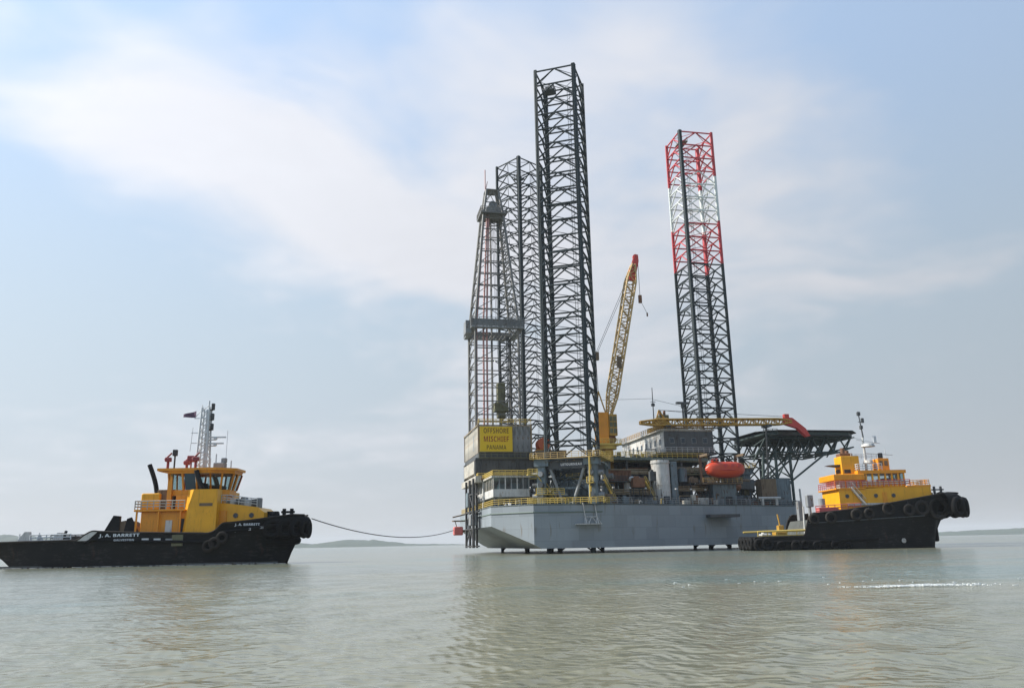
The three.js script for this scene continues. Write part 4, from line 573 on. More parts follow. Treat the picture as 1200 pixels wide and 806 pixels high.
// ================================================================ tugs: local x forward, z to starboard, waterline at y = 0
function curve(pts) { return (s) => { if (s <= pts[0][0]) return pts[0][1]; for (let i = 0; i + 1 < pts.length; i++) if (s <= pts[i + 1][0]) return mix(pts[i][1], pts[i + 1][1], (s - pts[i][0]) / (pts[i + 1][0] - pts[i][0])); return pts[pts.length - 1][1]; }; }
function tugHull(t, { L, top, beam, wl, low, bulwark, flare = 1.4, start = 0 }) {
  const S = []; for (let i = 0; i <= 90; i++) S.push(start + (L - start) * i / 90); for (const k of [0.12, 0.3, 0.5]) S.push(L - k); S.sort((a, b) => a - b);
  const rows = 9, pos = [], idx = [], n = rows * 2;
  for (const s of S) for (const side of [1, -1]) for (let r = 0; r < rows; r++) { const q = r / (rows - 1), yb = low(s), y = mix(yb, top(s), q), k = Math.pow(q, flare); pos.push(s, y, side * mix(wl(s), beam(s), k)); }
  for (let i = 0; i + 1 < S.length; i++) for (let sd = 0; sd < 2; sd++) for (let r = 0; r + 1 < rows; r++) { const a = i * n + sd * rows + r, b = a + 1, c = a + n, d = c + 1; if (sd === 0) idx.push(a, c, d, a, d, b); else idx.push(a, d, c, a, b, d); }
  for (let r = 0; r + 1 < rows; r++) { idx.push(r, r + 1, rows + r + 1, r, rows + r + 1, rows + r); }
  let g = new THREE.BufferGeometry(); g.setAttribute('position', new THREE.Float32BufferAttribute(pos, 3)); g.setIndex(idx); g = toCreasedNormals(g, 0.7); g.setAttribute('uv', new THREE.Float32BufferAttribute(new Array(g.attributes.position.count * 2).fill(0), 2));
  part('hull', g, M.black, t);
  const d = new Bag(); for (let i = 2; i + 1 < S.length - 2; i++) { const a = S[i], b = S[i + 1], ya = top(a) - bulwark(a), yb = top(b) - bulwark(b), za = beam(a) - 0.12, zb = beam(b) - 0.12; d.add(G.quad(V3(a, ya, -za), V3(a, ya, za), V3(b, yb, zb), V3(b, yb, -zb))); }
  d.build('deck', paint('tugDeck', 0.10, 0.11, 0.10, 0.8), t);
  for (const sd of [1, -1]) part('cap_rail', G.path(S.filter((_, i) => i % 2 === 0 || i > 86).map((s) => V3(s, top(s), sd * beam(s))), 0.13, 6, 200), M.rubberWorn, t);
}
function tyre(t, x, y, z, R, r, turn = 0, m = M.rubberWorn) { const o = part('tyre_fender', new THREE.TorusGeometry(R, r, 8, 20), m, t); o.position.set(x, y, z); o.rotation.y = turn; return o; }
function deckGear(t, x, y, z, k = 1) { new Bag().cyl(x - 0.45 * k, z, y, y + 1.1 * k, 0.22 * k, 10).cyl(x + 0.45 * k, z, y, y + 1.1 * k, 0.22 * k, 10).tube(V3(x - 0.8 * k, y + 0.7 * k, z), V3(x + 0.8 * k, y + 0.7 * k, z), 0.14 * k, 8).build('towing_bitt', M.black, t); }

// ---- first tug, ahead of the rig's stern
{
  const t = group('tugboat', scene); tag(t, 'black and yellow tugboat with tall white mast towing the rig on a line', 'tugboat');
  t.position.set(-71.6, 0, -116.2); t.rotation.y = 0.035;
  const L = 41.4, top = curve([[0, 3.45], [12.0, 3.6], [13.5, 4.75], [20, 4.45], [30.0, 4.2], [31.2, 5.45], [35.4, 5.9], [40, 6.6], [41.4, 6.6]]);
  const beam = (s) => s < 8 ? mix(4.7, 5.5, Math.sqrt(s / 8)) : s < 28 ? 5.5 : 5.5 * Math.pow(Math.max(0.0001, 1 - Math.pow((s - 28) / 13.6, 2.6)), 0.5);
  const wl = (s) => s < 25 ? mix(3.8, 5.2, sstep(0, 8, s)) : Math.min(beam(s) * 0.9, 5.2 * Math.max(0.02, Math.pow(Math.max(0, 1 - Math.pow((s - 25) / 14.4, 2)), 0.75)));
  const low = curve([[0, 1.9], [1.2, 1.3], [3.4, -0.4], [5, -1.2], [38.4, -1.2], [39.0, 0.2], [40.0, 2.4], [41.4, 5.4]]);
  const bul = curve([[0, 0.25], [12.0, 0.3], [13.5, 1.3], [30.6, 1.0], [41.4, 1.0]]);
  tugHull(t, { L, top, beam, wl, low, bulwark: bul });
  for (const sd of [1, -1]) part('side_fender', G.path([...Array(30)].map((_, i) => { const s = 13 + i * 0.98; return V3(s, top(s) - 1.15, sd * (beam(s) + 0.05)); }), 0.22, 6, 80), M.rubber, t);
  new Bag().box(0.2, 39, -0.3, 0.32, 5.18, 5.24).build('boot_topping', M.greyD, t);
  // white breakwater plates at the low stern
  for (const z of [4.3, -4.3]) { part('stern_plate', G.prism([[3.2, 3.3], [5.2, 3.3], [4.9, 4.85], [4.3, 4.85]], z - 0.3, z + 0.3), M.white, t); part('stern_plate', G.prism([[5.6, 3.3], [6.8, 3.3], [5.9, 4.7]], z - 0.6, z - 0.4), M.white, t); }
  part('bulwark_end', G.prism([[11.7, 3.5], [13.3, 3.5], [14.7, 4.8], [13.6, 4.8]], 5.46, 5.58), M.white, t); part('bulwark_end', G.prism([[11.7, 3.5], [13.3, 3.5], [14.7, 4.8], [13.6, 4.8]], -5.58, -5.46), M.white, t);
  new Bag().rail([V3(3.2, 3.25, -4.4), V3(11, 3.3, -5.0)], 1.25, 0.9, 0.09).box(6, 10.6, 3.2, 4.2, -5.1, -4.8).build('stern_rail', M.grey, t);
  new Bag().tube(V3(3.3, 3.3, 3.9), V3(3.3, 4.6, 3.9), 0.1).rail([V3(5.2, 3.25, 4.7), V3(10.8, 3.3, 5.0)], 1.15, 1.1, 0.07).build('stern_rail', M.mast, t);
  part('tow_pin', G.rbox(7.6, 9.4, 3.2, 4.3, -1, 1, 0.15), M.dark, t); part('stern_davit', G.tube(V3(8.4, 3.2, 2.6), V3(9.2, 4.9, 3.2), 0.2), M.dark, t);
  new Bag().add(new THREE.CylinderGeometry(1.15, 1.15, 2.6, 16).rotateX(Math.PI / 2).translate(17.0, 4.7, 1.4)).add(new THREE.CylinderGeometry(1.5, 1.5, 0.2, 16).rotateX(Math.PI / 2).translate(17.0, 4.7, 2.8)).add(new THREE.CylinderGeometry(1.5, 1.5, 0.2, 16).rotateX(Math.PI / 2).translate(17.0, 4.7, 0)).build('towing_winch', M.brown, t);
  part('winch_shield', G.prism([[14.0, 4.2], [16.3, 4.2], [16.3, 6.8], [15.4, 6.9]], 2.6, 3.1), M.black, t); part('winch_shield', G.prism([[17.2, 4.0], [19.6, 4.0], [18.2, 6.6], [17.6, 6.4]], 3.6, 3.8), M.black, t);
  // deckhouse
  new Bag().rbox(19.4, 31.2, 3.1, 7.3, -3.7, 3.7, 0.12).build('deckhouse', M.tugO, t);
  new Bag().rbox(18.6, 25.6, 7.3, 7.6, -4.3, 4.3, 0.1).build('boat_deck', M.tugO, t);
  for (const x of [19.0, 22.0, 25.0]) part('deck_pillar', G.box(x - 0.1, x + 0.1, 3.3, 7.3, 4.0, 4.2), M.tugO, t);
  const dr = part('door', G.box(22.9, 23.8, 3.9, 6.1, 3.7, 3.78), M.white, t); part('handle', G.box(23.6, 23.68, 4.9, 5.1, 3.78, 3.84), M.steel, dr);
  part('door', G.box(24.7, 25.5, 3.6, 6.3, 3.7, 3.76), M.dark, t);
  new Bag().rail([V3(18.7, 7.6, -4.2), V3(18.7, 7.6, 4.2), V3(25.5, 7.6, 4.2)], 1.15, 0.9, 0.07).build('handrail', M.cream, t);
  // engine casing with bevelled after corner
  for (const z of [2.9, -5.0]) part('engine_casing', G.prism([[26.2, 3.4], [30.2, 3.4], [30.2, 10.2], [26.9, 10.2], [26.2, 7.4]], z, z + 2.1), M.tugY, t);
  for (const sd of [1, -1]) part('casing_corner', new THREE.BufferGeometry().copy(G.quad(V3(26.2, 3.4, 5.0 * sd), V3(26.9, 10.2, 5.0 * sd), V3(25.6, 10.2, 3.4 * sd), V3(24.9, 3.4, 3.4 * sd))), M.tugY, t);
  part('vent', G.box(27.8, 29.6, 7.9, 8.3, 5.0, 5.05), M.brown, t);
  const ex = new Bag().tube(V3(27.6, 10.2, 3.8), V3(26.6, 12.9, 3.8), 0.34, 10); ex.build('exhaust_pipe', M.black, t); new Bag().tube(V3(27.6, 10.2, -3.8), V3(26.6, 12.9, -3.8), 0.34, 10).build('exhaust_pipe', M.black, t);
  new Bag().rbox(18.9, 21.5, 7.6, 9.9, 0.6, 3.0, 0.2).build('funnel_base', M.tugY, t); new Bag().rbox(20.9, 23.2, 7.6, 10.4, -0.4, 2.4, 0.1).build('funnel_box', M.brown, t);
  part('exhaust_pipe', G.path([V3(20.6, 9.8, 1.8), V3(20.3, 11.2, 1.8), V3(19.8, 12.6, 1.8), V3(19.2, 14.0, 1.8)], 0.32, 10, 16), M.black, t);
  // forward house and second tier
  new Bag().add(G.prism([[30.2, 3.6], [36.4, 4.8], [36.3, 7.0], [35.4, 7.7], [31, 8.3], [30.2, 8.3]], -3.5, 3.5)).build('forward_house', M.tugY, t);
  for (const x of [32.4, 34.6]) { const w = part('porthole', new THREE.CylinderGeometry(0.26, 0.26, 0.08, 16).rotateX(Math.PI / 2).translate(x, 6.6, 3.53), M.glass, t); part('porthole_rim', new THREE.TorusGeometry(0.3, 0.06, 6, 18).translate(x, 6.6, 3.54), M.brown, w); }
  new Bag().rbox(25.6, 32.2, 7.5, 9.6, -2.9, 2.9, 0.12).build('upper_tier', M.tugO, t);
  // wheelhouse: eight-sided, glass leaning out at the top
  const whp = (y, o) => [[24.6 - o * 0.2, -2.6 - o], [24.6 - o * 0.2, 2.6 + o], [30.4, 2.9 + o], [32.6 + o, 1.5 + o * 0.5], [32.6 + o, -1.5 - o * 0.5], [30.4, -2.9 - o]].map(([x, z]) => V3(x, y, z));
  const ringWall = (a, b) => { const g = new Bag(); for (let i = 0; i < a.length; i++) { const j = (i + 1) % a.length; g.add(G.quad(a[i], a[j], b[j], b[i])); } return g; };
  const yA = 9.5, yB = 10.3, yC = 12.55, a = whp(yA, 0), b = whp(yB, 0.05), c = whp(yC, 0.65);
  ringWall(a, b).build('wheelhouse_wall', M.tugO, t);
  const up = (p, k) => p.clone().lerp(V3(28.4, p.y, 0), k);
  for (let i = 0; i < 6; i++) { const j = (i + 1) % 6, np = i === 1 ? 3 : i === 4 ? 3 : 2; for (let k = 0; k < np; k++) { const f = (u, lo, hi) => up(lo.clone().lerp(hi, u), 0.02); const u0 = (k + 0.11) / np, u1 = (k + 0.89) / np, q = [f(u0, b[i], b[j]), f(u1, b[i], b[j]), f(u1, c[i], c[j]), f(u0, c[i], c[j])]; part('window', G.quad(...q), i === 1 && k === 1 ? M.glassB : PANE, t); } for (let k = 0; k <= np; k++) { const u = clamp(k / np, 0.0, 1), p0 = b[i].clone().lerp(b[j], u), p1 = c[i].clone().lerp(c[j], u); member(t, 'window_post', p0, p1, 0.15, M.tugO, 6); } }
  new Bag().box(26.6, 28.6, 9.6, 11.4, -1.4, 1.0).rbox(29.6, 31.2, 9.6, 11.0, -1.6, 1.6, 0.1).build('helm_console', M.dark, t);
  ringWall(c, whp(12.95, 0.75)).add(G.slab([[22.9, -3.5], [22.9, 3.5], [31.2, 3.8], [33.7, 2.0], [33.7, -2.0], [31.2, -3.8]], 12.95, 13.3)).build('wheelhouse_roof', M.tugO, t);
  part('awning', G.prism([[22.9, 12.9], [25.0, 12.5], [25.0, 12.9]], -3.2, 3.2), M.tugO, t);
  new Bag().box(24.4, 25.0, 7.6, 12.6, 2.6, 3.1).build('roof_pillar', M.tugO, t);
  new Bag().rail([V3(25.8, 8.3, 3.4), V3(31, 8.35, 3.4), V3(35.2, 7.75, 3.2)], 1.1, 0.8, 0.06).build('handrail', M.white, t);
  const R = rng(4); for (let i = 0; i < 7; i++) { const x = 30.6 + i * 0.72; new Bag().rbox(x, x + 0.5 + R() * 0.3, 8.0 - i * 0.06, 8.5 + R() * 0.7, 0.8 + R() * 1.4, 2.4 + R() * 0.6, 0.06).build('deck_locker', [M.grey, M.mast, M.greyD][i % 3], t); }
  for (const [x, z] of [[24.0, 2.6], [28.0, 2.9], [24.9, -2.2]]) { const m = group('fire_monitor', t); new Bag().cyl(x, z, 13.3, 14.5, 0.2, 8).rbox(x - 0.4, x + 0.4, 14.3, 14.9, z - 0.35, z + 0.35, 0.1).build('stand', bare('oxide', 0.22, 0.035, 0.04, 0.6), m); new Bag().tube(V3(x - 0.5, 14.6, z), V3(x + 0.5, 15.5, z + 0.2), 0.13, 8).build('nozzle', mats.oxide, m); }
  new Bag().tube(V3(24.6, 13.3, 1.8), V3(24.6, 16.0, 1.8), 0.12, 6).rbox(24.3, 24.9, 15.2, 16.1, 1.5, 2.1, 0.08).build('lamp_mast', M.dark, t);
  // lattice mast
  const ms = group('mast', t), mx = 28.0; for (const [px, pz] of [[-0.75, -0.75], [0.75, -0.75], [0.75, 0.75], [-0.75, 0.75]]) member(ms, 'mast_post', V3(mx + px, 13.3, pz), V3(mx + px * 0.7, 22.4, pz * 0.7), 0.13, M.mast, 6);
  const mb = new Bag(); for (let k = 0; k < 9; k++) { const y = 13.8 + k, f = (yy) => 0.75 * (1 - 0.3 * (yy - 13.3) / 9.1); const q = f(y), p = f(y + 1); for (const s of [-1, 1]) mb.tube(V3(mx - q, y, s * q), V3(mx + p, y + 1, s * p), 0.055, 4).tube(V3(mx - q, y, s * q), V3(mx + q, y, s * q), 0.05, 4).tube(V3(mx + s * q, y, -q), V3(mx + s * p, y + 1, p), 0.055, 4); } mb.build('mast_lacing', M.mast, ms);
  new Bag().box(mx + 0.05, mx + 0.55, 13.3, 22.2, -0.2, 0.2).build('cable_tray', M.mast, ms);
  new Bag().tube(V3(mx + 0.3, 22.2, 0), V3(mx + 0.3, 23.5, 0), 0.12).tube(V3(mx - 1.7, 20.9, 0), V3(mx + 0.4, 20.9, 0), 0.07).tube(V3(mx - 1.7, 20.9, 0), V3(mx - 0.4, 22.6, 0), 0.05).tube(V3(mx - 1.9, 18.7, 0.3), V3(mx + 0.5, 18.7, 0.3), 0.06).tube(V3(mx - 1.8, 17.2, 0.3), V3(mx + 0.5, 17.2, 0.3), 0.06).tube(V3(mx - 1.9, 16, 0.3), V3(mx - 1.7, 19.5, 0.3), 0.05).build('yard_arm', M.mast, ms);
  for (const [y, l] of [[22.4, 0.5], [20.9, 0.5], [19.4, 0.4]]) new Bag().tube(V3(mx + 0.3, y - 0.3, 0), V3(mx + 0.8 + l * 0.3, y - 0.3, 0), 0.09).rbox(mx + 0.7, mx + 1.15, y - 0.3, y + 0.7, -0.22, 0.22, 0.08).build('navigation_lamp', M.greyD, ms);
  for (const [y, w] of [[17.9, 1.5], [17.0, 1.2]]) new Bag().tube(V3(mx + 0.3, y - 0.2, 0), V3(mx + 1.7, y - 0.2, 0), 0.1).box(mx + 1.4, mx + 1.8, y - 0.2, y + 0.05, -0.2, 0.2).box(mx + 1.6 - w, mx + 1.6 + w, y + 0.05, y + 0.25, -0.12, 0.12).build('radar', M.mast, ms);
  new Bag().rbox(mx - 1.9, mx - 0.9, 14.4, 15.3, 0.4, 1.2, 0.1).tube(V3(mx - 1.4, 13.3, 0.8), V3(mx - 1.4, 14.4, 0.8), 0.12).build('search_light', mats.oxide, ms);
  for (const [x, h] of [[29.4, 1.6], [30.2, 2.2], [31.0, 1.5], [31.6, 5.6], [32.4, 1.2]]) part('whip_aerial', G.tube(V3(x, 13.3, 0.9), V3(x, 13.3 + h, 0.9), h > 3 ? 0.035 : 0.09, 5), M.mast, t);
  new Bag().rbox(30.0, 31.6, 13.3, 14.2, 0.2, 1.5, 0.1).rbox(31.0, 31.7, 14.2, 14.9, 0.5, 1.1, 0.1).build('roof_locker', M.grey, t);
  { const fg = new THREE.PlaneGeometry(1.9, 1.0, 10, 4), p = fg.attributes.position; for (let i = 0; i < p.count; i++) { const u = (p.getX(i) + 0.95) / 1.9; p.setZ(i, 0.16 * Math.sin(u * 7)); p.setY(i, p.getY(i) * (0.45 + 0.55 * u) - 0.2 * (1 - u)); } fg.computeVertexNormals(); const f = new THREE.Mesh(fg, bare('flag', 0.10, 0.06, 0.10, 0.9, { side: THREE.DoubleSide })); f.position.set(mx - 2.4, 21.5, 0); put('flag', f, ms); }
  for (const o of t.children) if (['window', 'window_post', 'helm_console', 'wheelhouse_wall', 'wheelhouse_roof', 'awning', 'roof_pillar', 'fire_monitor', 'lamp_mast', 'mast', 'whip_aerial', 'roof_locker', 'upper_tier'].includes(o.name)) o.position.x -= 1.9;
  // bow pudding and tyres
  for (const [y, r, ins] of [[5.7, 0.8, 0.0], [4.3, 0.8, 0.5], [3.1, 0.6, 1.1]]) part('bow_fender', G.path([...Array(19)].map((_, i) => { const an = (i - 9) / 9 * 1.35; return V3(35.8 + Math.cos(an) * (5.5 - ins), y, Math.sin(an) * (3.7 - ins * 0.3)); }), r, 10, 60), M.rubber, t);
  for (let i = -4; i <= 4; i++) { const an = i / 4 * 1.25, o = tyre(t, 35.8 + Math.cos(an) * 6.0, 4.7, Math.sin(an) * 4.3, 1.0, 0.36, -an + Math.PI / 2, M.rubber); }
  for (const [x, y] of [[31.4, 3.6], [30.4, 2.9], [29.6, 2.5]]) tyre(t, x, y, 5.6, 0.6, 0.24);
  for (const x of [20.6, 22.2, 23.8, 32.2, 34.2, 35.8]) part('freeing_port', G.box(x, x + 0.9, top(x) - 1.05 - (x > 30 ? 0.2 : 0), top(x) - 0.75 - (x > 30 ? 0.2 : 0), beam(x + 0.9) - 0.05, beam(x) + 0.09), x % 2 > 1 ? M.grey : M.mast, t);
  part('boarding_mark', G.box(24.6, 26.1, 2.6, 4.1, 5.43, 5.52), M.olive, t);
  deckGear(t, 37.0, top(37) - 0.3, 1.4, 1.2); deckGear(t, 38.7, top(38.5) - 0.1, -0.4, 1.2); new Bag().rbox(36.5, 37.4, 5.6, 7.2, -1, 1, 0.15).build('anchor_windlass', M.dark, t);
  // names painted on the bulwark
  const nm = printMesh('name_lettering', lettering([['J. A. BARRETT', 0.96, '#cfd6dc', 0.9]], 5.6, 0.62), 5.6, 0.62, t, true); nm.position.set(17.6, 4.15, 5.64);
  const pt = printMesh('port_lettering', lettering([['GALVESTON', 0.96, '#b8c0c8', 0.9]], 2.9, 0.4), 2.9, 0.4, t, true); pt.position.set(18.3, 3.52, 5.78);
  const bn = printMesh('name_lettering', lettering([['J. A. BARRETT', 0.96, '#c4cbd4', 0.9]], 3.6, 0.55), 3.4, 0.5, t, true); bn.position.set(34.6, 5.3, (beam(33.0) + beam(36.2)) / 2 + 0.16); bn.rotation.y = Math.atan2(beam(33.0) - beam(36.2), 3.2);
}

// ---- second tug, bow turned away from the rig
{
  const t = group('tugboat_001', scene); tag(t, 'black tugboat with yellow wheelhouse and tyres along its side, beside the rig bow', 'tugboat');
  t.position.set(40.9, 0, -152.2); t.rotation.y = -0.01;
  const S0 = 1.9, L = 41.4, top = curve([[0, 2.3], [10.6, 2.45], [11.9, 6.25], [18, 6.75], [27, 7.95], [33, 8.9], [37.6, 9.6], [41.4, 9.6]]);
  const beam = (s) => s < 6 ? mix(4.9, 5.7, Math.sqrt(s / 6)) : s < 28 ? 5.7 : 5.7 * Math.pow(Math.max(0.0001, 1 - Math.pow((s - 28) / 13.5, 2.4)), 0.5);
  const wl = (s) => s < 22 ? mix(4.4, 5.5, sstep(0, 6, s)) : Math.min(beam(s) * 0.92, 5.5 * Math.max(0.02, Math.pow(Math.max(0, 1 - Math.pow((s - 22) / 14.2, 2.2)), 0.7)));
  const low = curve([[1.9, 0.4], [2.9, -0.3], [4.5, -1.2], [35.6, -1.2], [36.2, 0.6], [36.9, 2.8], [37.8, 4.6], [39.4, 6.2], [41.4, 7.4]]);
  const bul = curve([[0, 0.5], [10.6, 0.6], [11.9, 1.1], [41.4, 1.1]]);
  tugHull(t, { L, top, beam, wl, low, bulwark: bul, flare: 1.15, start: S0 });
  new Bag().add(G.path([...Array(20)].map((_, i) => { const s = 11.5 + i * 1.1; return V3(s, 4.6 + i * 0.05, 5.66); }), 0.1, 6, 30)).build('rub_rail', M.greyD, t); part('side_fender', G.path([...Array(24)].map((_, i) => V3(2.2 + i * 0.93, 1.5 + (i > 11 ? (i - 11) * 0.02 : 0), beam(2.2 + i * 0.93) + 0.06)), 0.25, 6, 50), M.rubber, t);
  for (const [x, y, R, r] of [[12.6, 5.35, 0.75, 0.26], [15.6, 5.5, 0.8, 0.28], [20.2, 5.95, 0.8, 0.28], [22.5, 6.1, 0.75, 0.26], [26.0, 6.9, 0.85, 0.28], [29.7, 6.6, 0.8, 0.3], [32.2, 6.9, 1.1, 0.34], [35.6, 6.9, 1.75, 0.42]]) { const zz = mix(wl(x), beam(x), Math.pow((y + 1.2) / (top(x) + 1.2), 1.15)) + r * 0.6, sl = Math.atan2(beam(x - 0.8) - beam(x + 0.8), 1.6); tyre(t, x, y, zz + 0.1, R, r, sl); const ch = new Bag().tube(V3(x, y + R, zz + 0.1), V3(x, top(x) + 0.1, beam(x)), 0.05, 4); ch.build('fender_chain', M.dark, t); }
  for (const [x, y, R] of [[2.6, 1.0, 0.85], [3.9, 1.05, 0.85], [6.2, 0.8, 0.6], [8.9, 0.75, 0.7], [10.5, 0.9, 0.6], [12.6, 0.7, 0.62], [15.8, 0.8, 0.6], [18.2, 0.6, 0.5]]) tyre(t, x, y, beam(x) + 0.28, R, R * 0.42, 0, M.rubber);
  for (const z of [-3.4, -1.2, 1.2, 3.4]) tyre(t, 1.6, 1.2, z, 0.85, 0.34, Math.PI / 2, M.rubber);
  part('bow_fender', G.path([...Array(21)].map((_, i) => { const an = (i - 10) / 10 * 1.3; return V3(34.8 + Math.cos(an) * 5.6, 8.0 - 0.3 * Math.cos(an), Math.sin(an) * 4.3); }), 1.85, 14, 60), M.rubber, t);
  for (let i = -3; i <= 3; i++) { const an = i / 3 * 1.0; tyre(t, 34.8 + Math.cos(an) * 7.4, 7.0, Math.sin(an) * 6.0, 1.35, 0.5, Math.PI / 2 - an, M.rubber); }
  part('stem_fender', G.rbox(36.1, 37.0, 1.0, 3.6, -0.7, 0.7, 0.3), M.rubber, t);
  part('thruster_mark', new THREE.CylinderGeometry(0.42, 0.42, 0.06, 18).rotateX(Math.PI / 2).rotateY(0.12), M.white, t).position.set(28.4, 1.3, mix(wl(28.4), beam(28.4), Math.pow(2.5 / (top(28.4) + 1.2), 1.15)) + 0.05);
  // low after deck: yellow rail, winch, crane box
  new Bag().tube(V3(2.6, 3.3, 4.9), V3(11.2, 3.45, 5.2), 0.17, 8).tube(V3(2.6, 3.3, -4.9), V3(11.2, 3.45, -5.2), 0.17, 8).rail([V3(2.6, 1.9, 4.9), V3(11.2, 1.95, 5.2)], 1.35, 1.6, 0.08, 2).build('cargo_rail', M.yellow, t);
  new Bag().rbox(6.0, 8.0, 1.8, 3.2, 2.0, 4.2, 0.1).rbox(7.2, 8.2, 3.0, 4.4, 1.0, 2.4, 0.12).tube(V3(7.7, 4.2, 1.7), V3(7.4, 6.4, 1.7), 0.14).build('tugger_winch', M.crane, t);
  new Bag().rbox(3.4, 5.2, 1.8, 2.9, 2.2, 4.4, 0.2).rbox(3.8, 5.0, 2.9, 3.3, 2.6, 4.0, 0.15).build('deck_bag', M.white, t);
  new Bag().tube(V3(11.0, 2, 4.9), V3(11.2, 7.6, 4.9), 0.16).build('gate_post', M.white, t);
  new Bag().cyl(13.6, 1.2, 5, 8.6, 0.3, 10).rbox(13.1, 14.3, 7.6, 9.8, 0.6, 1.8, 0.2).cyl(15.4, 2.8, 5.4, 9.0, 0.6, 12).rbox(12.2, 13, 5.2, 8.8, -2, -0.8, 0.1).build('capstan', M.grey, t);
  new Bag().rail([V3(13.4, 6.2, 4.9), V3(21.5, 6.6, 5.1)], 1.4, 1.1, 0.07).rbox(14.2, 17.6, 6.0, 7.4, 2.6, 4.4, 0.1).build('deck_rail', M.pink, t);
  // house
  new Bag().add(G.prism([[18.2, 5.6], [34.9, 7.6], [34.9, 10.75], [31.3, 10.85], [18.2, 10.5]], -4.2, 4.2)).build('lower_house', M.tugY, t);
  part('forward_bulwark', G.prism([[30.6, 10.7], [34.95, 10.7], [34.95, 11.1], [30.6, 11.0]], -4.25, 4.25), M.tugO, t);
  for (const x of [19.6, 22.0, 24.8, 28.0]) { const w = part('porthole', new THREE.CylinderGeometry(0.28, 0.28, 0.08, 16).rotateX(Math.PI / 2).translate(x, 9.3, 4.23), M.glass, t); part('porthole_rim', new THREE.TorusGeometry(0.32, 0.06, 6, 18).translate(x, 9.3, 4.24), M.brown, w); }
  part('door', G.box(26.0, 26.8, 8.0, 9.9, 4.2, 4.27), M.tugO, t);
  part('spray_rail', G.box(19.5, 27.5, 7.65, 8.0, 4.22, 4.5), M.white, t); 
  new Bag().stair(V3(22.6, 7.7, 4.7), V3(20.2, 10.9, 4.7), 0.8).build('stair', M.white, t);
  new Bag().rbox(17.6, 23.0, 10.5, 10.75, -4.5, 4.5, 0.06).rbox(17.7, 23.4, 12.2, 13.3, -3.8, 3.8, 0.12).build('aft_gallery', M.tugO, t);
  part('gallery_wall', G.rbox(18.8, 22.5, 10.7, 12.3, -3.2, 3.2, 0.08), M.white, t);
  for (const x of [17.9, 19.8, 21.8]) part('deck_pillar', G.box(x - 0.08, x + 0.08, 10.75, 12.3, 3.5, 3.66), M.tugO, t);
  new Bag().rail([V3(17.7, 10.75, -4.4), V3(17.7, 10.75, 4.4), V3(31.2, 10.95, 4.4)], 1.15, 1.0, 0.06).build('handrail', bare('railRed', 0.40, 0.07, 0.07, 0.6), t); new Bag().rail([V3(22.6, 11.0, 4.34), V3(31.2, 11.05, 4.34)], 0.8, 0.75, 0.07, 2).build('handrail', M.white, t);
  new Bag().rail([V3(31.2, 11.05, 4.1), V3(34.8, 11.1, 4.1), V3(34.8, 11.1, -4.1)], 0.9, 0.8, 0.05).build('handrail', M.tugO, t);
  // funnel tower
  new Bag().rbox(18.8, 22.2, 13.2, 16.8, -1.7, 1.7, 0.12).build('funnel', M.tugY, t); part('vent', G.box(18.74, 18.8, 13.7, 14.4, -1.2, 0.8), M.dark, t); part('vent', G.box(19.2, 20.4, 13.6, 14.3, 1.7, 1.76), M.dark, t);
  part('exhaust_flap', G.prism([[16.6, 15.2], [18.8, 14.9], [18.8, 15.3]], -1.2, 1.2), M.dark, t);
  new Bag().cyl(19.8, 0.4, 16.8, 18.4, 0.4, 12).rbox(19.0, 21.4, 16.8, 17.4, -1, 1, 0.1).cyl(20.9, -0.4, 16.8, 18.0, 0.35, 12).build('exhaust_stack', M.rust, t);
  for (const o of t.children) if (['funnel', 'vent', 'exhaust_flap', 'exhaust_stack'].includes(o.name)) o.position.x += 1.4;
  // wheelhouse
  new Bag().box(22.6, 31.0, 10.8, 11.9, -3.1, 3.1).build('wheelhouse_wall', M.tugY, t); new Bag().box(22.4, 31.2, 13.35, 13.95, -3.4, 3.4).build('wheelhouse_roof', M.tugO, t);
  new Bag().rbox(27.8, 29.8, 11.9, 12.6, -1.8, 1.8, 0.1).rbox(24.2, 25.4, 11.9, 13.0, -2.2, -0.6, 0.1).build('helm_console', M.grey, t); new Bag().box(22.7, 22.82, 11.9, 13.34, -2.9, 2.9).build('after_bulkhead', M.cream, t);
  for (let i = 0; i < 7; i++) { const x = 22.75 + i * 1.18; part('window', G.quad(V3(x + 0.16, 11.9, 2.95), V3(x + 1.04, 11.9, 2.95), V3(x + 1.04, 13.35, 2.95), V3(x + 0.16, 13.35, 2.95)), PANE, t); part('window_post', G.box(x - 0.14, x + 0.16, 11.9, 13.35, 2.86, 3.1), M.tugY, t); } part('window_post', G.box(30.76, 31.0, 11.9, 13.35, 2.86, 3.1), M.tugY, t);
  for (let i = 0; i < 4; i++) { part('window', G.quad(V3(30.86, 11.9, -2.8 + i * 1.4), V3(30.86, 11.9, -1.5 + i * 1.4), V3(30.86, 13.35, -1.5 + i * 1.4), V3(30.86, 13.35, -2.8 + i * 1.4)), PANE, t); part('window_post', G.box(30.76, 31.0, 11.9, 13.35, -3.0 + i * 1.4, -2.8 + i * 1.4), M.tugY, t); }
  new Bag().rail([V3(22.6, 13.95, -3.2), V3(22.6, 13.95, 3.2), V3(27, 13.95, 3.2)], 1.2, 0.9, 0.06).rail([V3(22.2, 16.3, 1.6), V3(27, 16.1, 1.6)], 0.9, 0.9, 0.05).build('roof_rail', M.mast, t);
